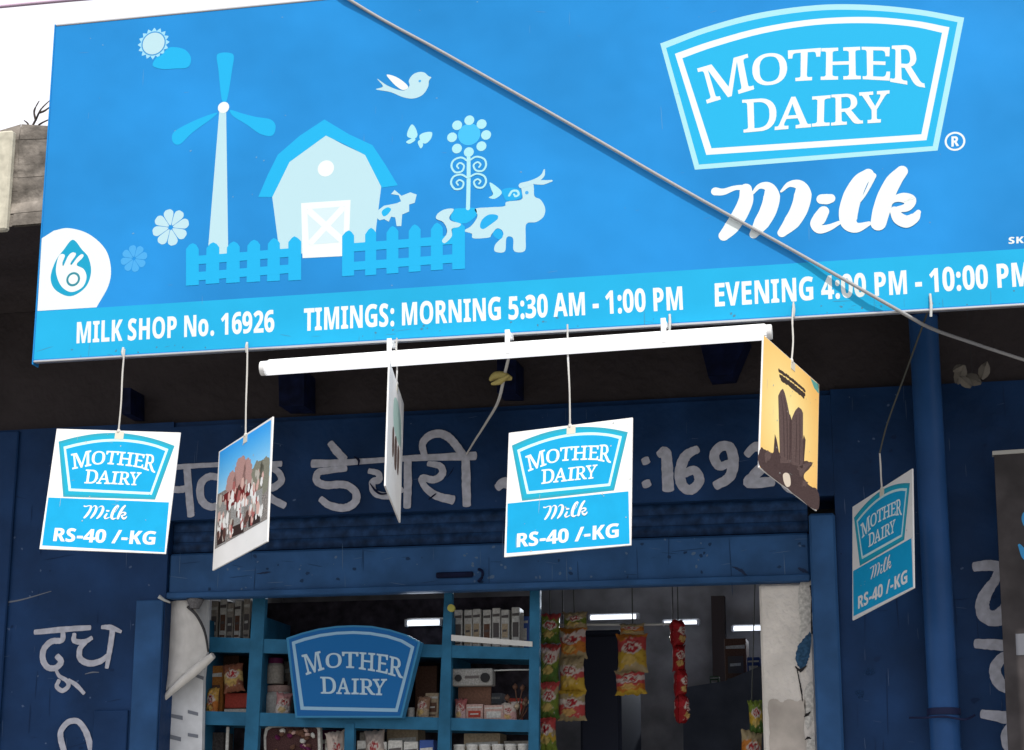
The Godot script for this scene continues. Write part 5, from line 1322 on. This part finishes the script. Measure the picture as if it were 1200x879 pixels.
# ---------------------------------------------------------------- hanging snack packets
func packet_mesh(w: float, h: float, bulge: float, bands: Array, turn_seed: int) -> ArrayMesh:
	var fold := FastNoiseLite.new()
	fold.seed = turn_seed
	fold.frequency = 1.0
	var st := SurfaceTool.new()
	st.begin(Mesh.PRIMITIVE_TRIANGLES)
	st.set_smooth_group(0)
	var nx := 18
	var ny := 26
	for side in [1, -1]:
		for j in ny:
			for i in nx:
				var q := []
				var tones := []
				for c in [[0, 0], [0, 1], [1, 1], [1, 0]]:
					var u: float = (i + c[0]) / float(nx)
					var v: float = (j + c[1]) / float(ny)
					var e := clampf(minf(v, 1.0 - v) / 0.24, 0.0, 1.0)
					var pinch := 1.0 - 0.13 * sin(e * PI * 0.5) + 0.04 * fold.get_noise_2d(v * 5.0, side)
					var z := bulge * sqrt(maxf(0.0, sin(PI * u))) * pow(sin(e * PI * 0.5), 0.8) + 0.0005
					z += 0.010 * fold.get_noise_2d(u * 4.0 + side * 9.0, v * 6.0) * sin(PI * u) * (0.35 + 0.65 * e)
					q.append(Vector3((u - 0.5) * w * pinch, (v - 0.5) * h + 0.006 * fold.get_noise_1d(u * 5.0), side * z))
					var f := v + 0.10 * fold.get_noise_2d(u * 3.0, v * 3.0 + 40.0) + 0.05 * sin(u * 6.0 + turn_seed)
					var col: Color = bands[clampi(int(f * bands.size()), 0, bands.size() - 1)]
					var speck := fold.get_noise_2d(u * 11.0 + 70.0, v * 12.0)
					var oval := Vector2((u - 0.5) / 0.34, (v - 0.60) / 0.15).length()
					var oval2 := Vector2((u - 0.42) / 0.26, (v - 0.30) / 0.12).length()
					if oval < 1.0:
						col = Color(0.50, 0.44, 0.40) if oval > 0.75 or fold.get_noise_2d(u * 22.0, v * 9.0) > 0.05 else Color(0.30, 0.02, 0.03)
					elif oval2 < 1.0:
						col = col.lerp(Color(0.50, 0.36, 0.12), 0.75)
					elif speck > 0.42 and v > 0.15 and v < 0.85 and u > 0.12 and u < 0.88:
						col = col.lerp(Color(0.42, 0.36, 0.33), 0.7)
					elif speck < -0.45:
						col = col.lerp(Color(0.10, 0.02, 0.02), 0.5)
					tones.append(col)
				for k in ([0, 1, 2, 0, 2, 3] if side > 0 else [0, 2, 1, 0, 3, 2]):
					st.set_color(tones[k])
					st.add_vertex(q[k])
	st.generate_normals()
	return st.commit()

func packet_strip(called: String, label: String, packs: Array, z: float, top: Vector3, turn := 0.0) -> void:
	var t := thing(called, label, "snack packets", Vector3((packs[0][0][0] + packs[0][0][2]) * 0.5, packs[packs.size() - 1][0][1], z), "strips of snack packets hanging in the doorway")
	var foil := mat("packet_foil", Color(1, 1, 1), 0.35)
	foil.vertex_color_use_as_albedo = true
	for p in packs:
		var a: Array = p[0]
		var o := put(t, "packet", packet_mesh(absf(a[2] - a[0]) * 1.06, (a[3] - a[1]) * 1.08, 0.024, p[1], int(absf(a[0] * 900.0) + absf(a[1] * 700.0))), foil)
		o.position = Vector3((a[0] + a[2]) * 0.5, (a[1] + a[3]) * 0.5, z) - t.position
		o.rotation = Vector3(rng.randf_range(-0.08, 0.08), turn + rng.randf_range(-0.15, 0.15) * (4.0 if called == "sachet_strip" else 1.0), rng.randf_range(-0.05, 0.05))
	tube(t, "hanging_thread", [Vector3(0, 0.02, -0.012), top - t.position], [0.0018], mats["cord_dark"], 5)

func inside() -> void:
	var grey := mat("inner_grey", Color(0.37, 0.36, 0.36), 0.8, grain(0.012, 0.75, 1.0, 60, 5), 1.0)
	var dark := mat("inner_dark", Color(0.14, 0.14, 0.15), 0.85, grain(0.012, 0.6, 1.0, 61, 5), 1.0)
	var room := structure("shop_room")
	block(room, "floor", Vector3(-1.9, -0.02, -2.6), Vector3(1.5, 0.08, -0.201), dark)
	block(room, "back_wall", Vector3(-1.9, 0.0805, -2.6), Vector3(1.5, 2.75, -2.4), grey)
	block(room, "side_wall", Vector3(-1.9, 0.0805, -2.3995), Vector3(-1.7, 2.75, -0.201), grey)
	block(room, "side_wall", Vector3(1.3, 0.0805, -2.3995), Vector3(1.5, 2.75, -0.201), grey)
	block(room, "ceiling", Vector3(-1.9, 2.7505, -2.6), Vector3(1.5, 2.9, -0.201), dark)
	block(room, "front_header", Vector3(-1.6995, 2.30, -0.24), Vector3(1.2995, 2.75, -0.2015), dark)
	block(room, "door_casing", Vector3(.0793, 1.5753, -2.38) * Vector3(1, 0, 1) + Vector3(0, 0.09, 0), Vector3(.1296, 2.5459, -2.38) * Vector3(1, 1, 1) + Vector3(0, 0, 0.05), mat("casing_brown", Color(0.06, 0.045, 0.04), 0.6))
	# dark cabinet
	var a := [-.172,1.5695,-.0415,2.2539]
	var cab := thing("dark_cabinet", "tall dark navy cabinet inside the shop behind the snack packets", "cabinet", Vector3((a[0] + a[2]) * 0.5, 0.0805, -1.1))
	var cw: float = a[2] - a[0]
	box(cab, "cabinet_body", Vector3(0, a[3] * 0.5 - 0.04, 0), Vector3(cw, a[3] - 0.08, 0.4), mat("cabinet_navy", Color(0.03, 0.036, 0.06), 0.5), 0.006)
	box(cab, "cabinet_door", Vector3(0, a[3] * 0.5 - 0.04, 0.206), Vector3(cw - 0.014, a[3] - 0.12, 0.01), mats["cabinet_navy"], 0.003)
	tube(cab, "handle", [Vector3(cw * 0.36, 1.1, 0.225), Vector3(cw * 0.36, 1.25, 0.225)], [0.006], mats["dark_steel"], 8)
	# counter with stacked sacks
	var sk := mat("sack_slate", Color(0.12, 0.14, 0.19), 0.8, grain(0.008, 0.75, 1.0, 62), 0.8)
	var cn := thing("slate_counter", "slate-blue counter with sloping top at the back of the shop", "counter", Vector3(Vector3(.1893, 1.8607, -1.7).x, 0.0805, -1.7))
	var pts := [.0458,2.1392,.1969,2.1605,.3239,2.2117,.5261,2.2314,.5017,1.5735,.0346,1.5727]
	for i in range(0, pts.size(), 2):
		pts[i] -= cn.position.x
		pts[i + 1] = maxf(pts[i + 1] - 0.0805, 0.0)
	pts[9] = 0.0
	pts[11] = 0.0
	plate(cn, "counter_body", pts, 0.0, 0.5, sk)
	plate(cn, "counter_door", [pts[0] + 0.05, 0.1, pts[8] - 0.05, 0.1, pts[8] - 0.05, 1.3, pts[0] + 0.05, 1.3], 0.006, 0.005, sk)
	carton("blue_tin", "blue tin on the slate counter inside the shop", "tin", flat4([.2698,2.1666,.3142,2.2466]), -1.75, 0.06, mat("tin_blue", Color(0.03, 0.06, 0.22), 0.5), "", mats["pack_white"])
	carton("green_tin", "small dark green tin on the slate counter", "tin", flat4([.1363,2.142,.1676,2.1834]), -1.75, 0.05, mat("tin_green", Color(0.05, 0.09, 0.05), 0.5), "", mats["pack_cream"])
	carton("brown_carton", "tall brown carton standing on the slate counter", "carton", flat4([.1799,2.1589,.2579,2.3251]), -1.85, 0.1, mats["pack_brown"], "", mats["pack_ink"])
	# snack strips
	var G := Color(0.14, 0.19, 0.035)
	var G2 := Color(0.06, 0.12, 0.03)
	var Rd := Color(0.40, 0.06, 0.06)
	var Or := Color(0.42, 0.15, 0.03)
	var Ye := Color(0.42, 0.28, 0.04)
	var Be := Color(0.30, 0.24, 0.14)
	var Wh := Color(0.50, 0.42, 0.40)
	packet_strip("snack_strip", "strip of green snack packets hanging beside the teal rack", [
		[flat4([-.2043,2.166,-.1395,2.2459]), [G2, G2, G, G, G, Rd]], [flat4([-.2033,2.0528,-.142,2.1561]), [G2, G2, G2, G, Be, Wh, Rd]],
		[flat4([-.2056,1.9502,-.1435,2.0481]), [G2, G, G, Be, Rd]], [flat4([-.2067,1.8562,-.1514,1.9473]), [G, G, Ye, Be, Rd, Rd]]], -0.42, Vector3(-.1709, 2.4487, -.42), 0.2)
	packet_strip("snack_strip", "strip of red and orange snack packets next to the green strip", [
		[flat4([-.1368,2.2054,-.0642,2.2542]), [Be, G, Be]], [flat4([-.1492,2.1237,-.0656,2.2069]), [Be, Or, Or, Rd, Wh, Or]],
		[flat4([-.1517,2.0275,-.0706,2.1205]), [Ye, Ye, Ye, Rd, Wh, Be, Be]], [flat4([-.1542,1.9432,-.0702,2.0241]), [Be, Rd, Rd, Wh, Be, Ye]]], -0.45, Vector3(-.1073, 2.4514, -.45), -0.1)
	packet_strip("snack_strip", "short strip of red and yellow snack packets in front of the grey wall", [
		[flat4([.0215,2.1913,.0982,2.2228]), [Be, Or, Be]], [flat4([.0137,2.0843,.1042,2.1915]), [Be, Ye, Ye, Ye, Rd, Rd, Or]],
		[flat4([.0086,2.0185,.0983,2.0859]), [Ye, Or, Rd, Wh, Rd, Be]]], -0.5, Vector3(.0611, 2.4537, -.5), 0.05)
	# twisted strip of small red sachets
	var R2 := Color(0.24, 0.012, 0.018)
	var sachets := []
	for q in [[.1731,2.1559,.2146,2.2271], [.1768,2.0841,.2157,2.155], [.1829,2.0103,.2167,2.0834], [.1865,1.9371,.2177,2.0098]]:
		sachets.append([q, [R2, R2, R2, R2 * 1.4, R2]])
	packet_strip("sachet_strip", "narrow twisted strip of small red sachets hanging in the shop", sachets, -0.5, Vector3(.1962, 2.4493, -.5), 0.9)
	var rail := thing("hanging_rail", "thin grey rail between the snack strips and the red sachets", "rail", Vector3(.0981, 2.2223, -.52))
	tube(rail, "rail", [Vector3(-.2023, 2.2294, -.52) - rail.position, Vector3.ZERO, Vector3(.2068, 2.2222, -.52) - rail.position], [0.0035], mats["wire_grey"], 7)
	for x in [-0.25, 0.08]:
		tube(rail, "rail_hanger", [Vector3(x, 0.0, 0), Vector3(x, 2.7505 - rail.position.y, 0)], [0.0018], mats["dark_steel"], 5)
	packet_strip("snack_strip", "low strip of yellow-green packets beside the whitewashed jamb", [[flat4([.3882,1.7844,.4498,1.8923]), [G, Ye, Or, Be]], [flat4([.4146,1.8927,.4547,1.9759]), [G2, Ye, G]]], -0.3, Vector3(.4484, 2.4095, -.3), 0.3)
	# added glowing tubes in place of reflection streaks; they also brighten the room
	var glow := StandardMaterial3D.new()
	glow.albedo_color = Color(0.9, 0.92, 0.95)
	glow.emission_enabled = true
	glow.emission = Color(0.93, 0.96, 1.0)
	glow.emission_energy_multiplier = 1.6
	var added_tubes := [[Vector3(-.3922, 2.4705, -2.34), Vector3(-.2156, 2.4729, -2.34), "added glowing tube for a reflection streak above the dark cabinet, left one on the back wall", 0.9, 0.009], [Vector3(-.1016, 2.4468, -2.34), Vector3(.0219, 2.4405, -2.34), "added glowing tube for a reflection streak in the middle of the back wall, right of the red sachets", 0.7, 0.007], [Vector3(.1672, 2.4172, -2.34), Vector3(.3084, 2.414, -2.34), "added glowing tube for a reflection streak on the back wall partly behind the whitewashed jamb", 0.7, 0.009], [Vector3(-.5713, 2.2196, -.34), Vector3(-.4782, 2.2174, -.34), "short added glowing bar for the outer tube reflection in the dark top compartment of the rack", 0.008, 0.008]]  # last entry is an added bar imitating the outer tube's reflection
	for l in added_tubes:
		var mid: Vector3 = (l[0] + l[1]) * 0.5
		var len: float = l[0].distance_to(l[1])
		var t := thing("added_glow_tube", l[2], "lamp", mid, "added glowing tubes inside the shop")
		tube(t, "glow_tube", [Vector3(-len * 0.5, 0, 0.02), Vector3(0, 0, 0.02), Vector3(len * 0.5, 0, 0.02)], [l[4]], glow, 12)
		box(t, "added_batten", Vector3(0, 0.006, -0.01), Vector3(len + 0.02, 0.022, 0.036), mats["lamp_white"], 0.003)
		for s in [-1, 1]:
			box(t, "added_holder", Vector3(s * (len * 0.5 + 0.006), 0, 0.02), Vector3(0.008, 0.022, 0.022), mats["lamp_white"], 0.002)
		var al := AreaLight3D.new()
		al.name = "tube_area_light"
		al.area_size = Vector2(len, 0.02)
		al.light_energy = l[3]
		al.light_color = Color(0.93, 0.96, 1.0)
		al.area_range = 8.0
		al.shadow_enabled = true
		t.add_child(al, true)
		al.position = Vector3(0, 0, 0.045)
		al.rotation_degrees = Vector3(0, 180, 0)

func _ready() -> void:
	rng.seed = 20
	# camera, sky, sun, exposure
	var cam := Camera3D.new()
	cam.name = "camera"
	cam.position = Vector3(0.9458, 1.55, 5.0493)
	cam.rotation_degrees = Vector3(14.2796, 12.6927, 0.1465)
	cam.fov = 22.2844
	cam.near = 0.05
	cam.far = 400.0
	add_child(cam)
	cam.current = true
	var env := Environment.new()
	env.background_mode = Environment.BG_SKY
	var sky := Sky.new()
	var sm := ProceduralSkyMaterial.new()
	sm.sky_top_color = Color(0.97, 0.97, 1.0)
	sm.sky_horizon_color = Color(1.0, 1.0, 1.0)
	sm.ground_horizon_color = Color(0.5, 0.48, 0.46)
	sm.ground_bottom_color = Color(0.3, 0.29, 0.28)
	sm.energy_multiplier = 1.2
	sky.sky_material = sm
	env.sky = sky
	env.tonemap_mode = Environment.TONE_MAPPER_LINEAR
	env.tonemap_exposure = 1.0
	env.sdfgi_enabled = true
	env.ssao_enabled = true
	env.ssil_enabled = true
	var we := WorldEnvironment.new()
	we.name = "environment"
	we.environment = env
	add_child(we)
	var sun := DirectionalLight3D.new()
	sun.name = "sun"
	sun.light_energy = 1.35
	sun.light_color = Color(1.0, 0.97, 0.92)
	sun.light_angular_distance = 0.5
	sun.shadow_enabled = true
	sun.rotation_degrees = Vector3(-56, 24, 0)
	add_child(sun)
	# setting, then things, then small things
	mat("dark_steel", Color(0.05, 0.05, 0.055), 0.6)
	front()
	fascia_board()
	cards()
	lines_and_lamp()
	pipe_and_side_things()
	jambs()
	rack()
	goods()
	inside()
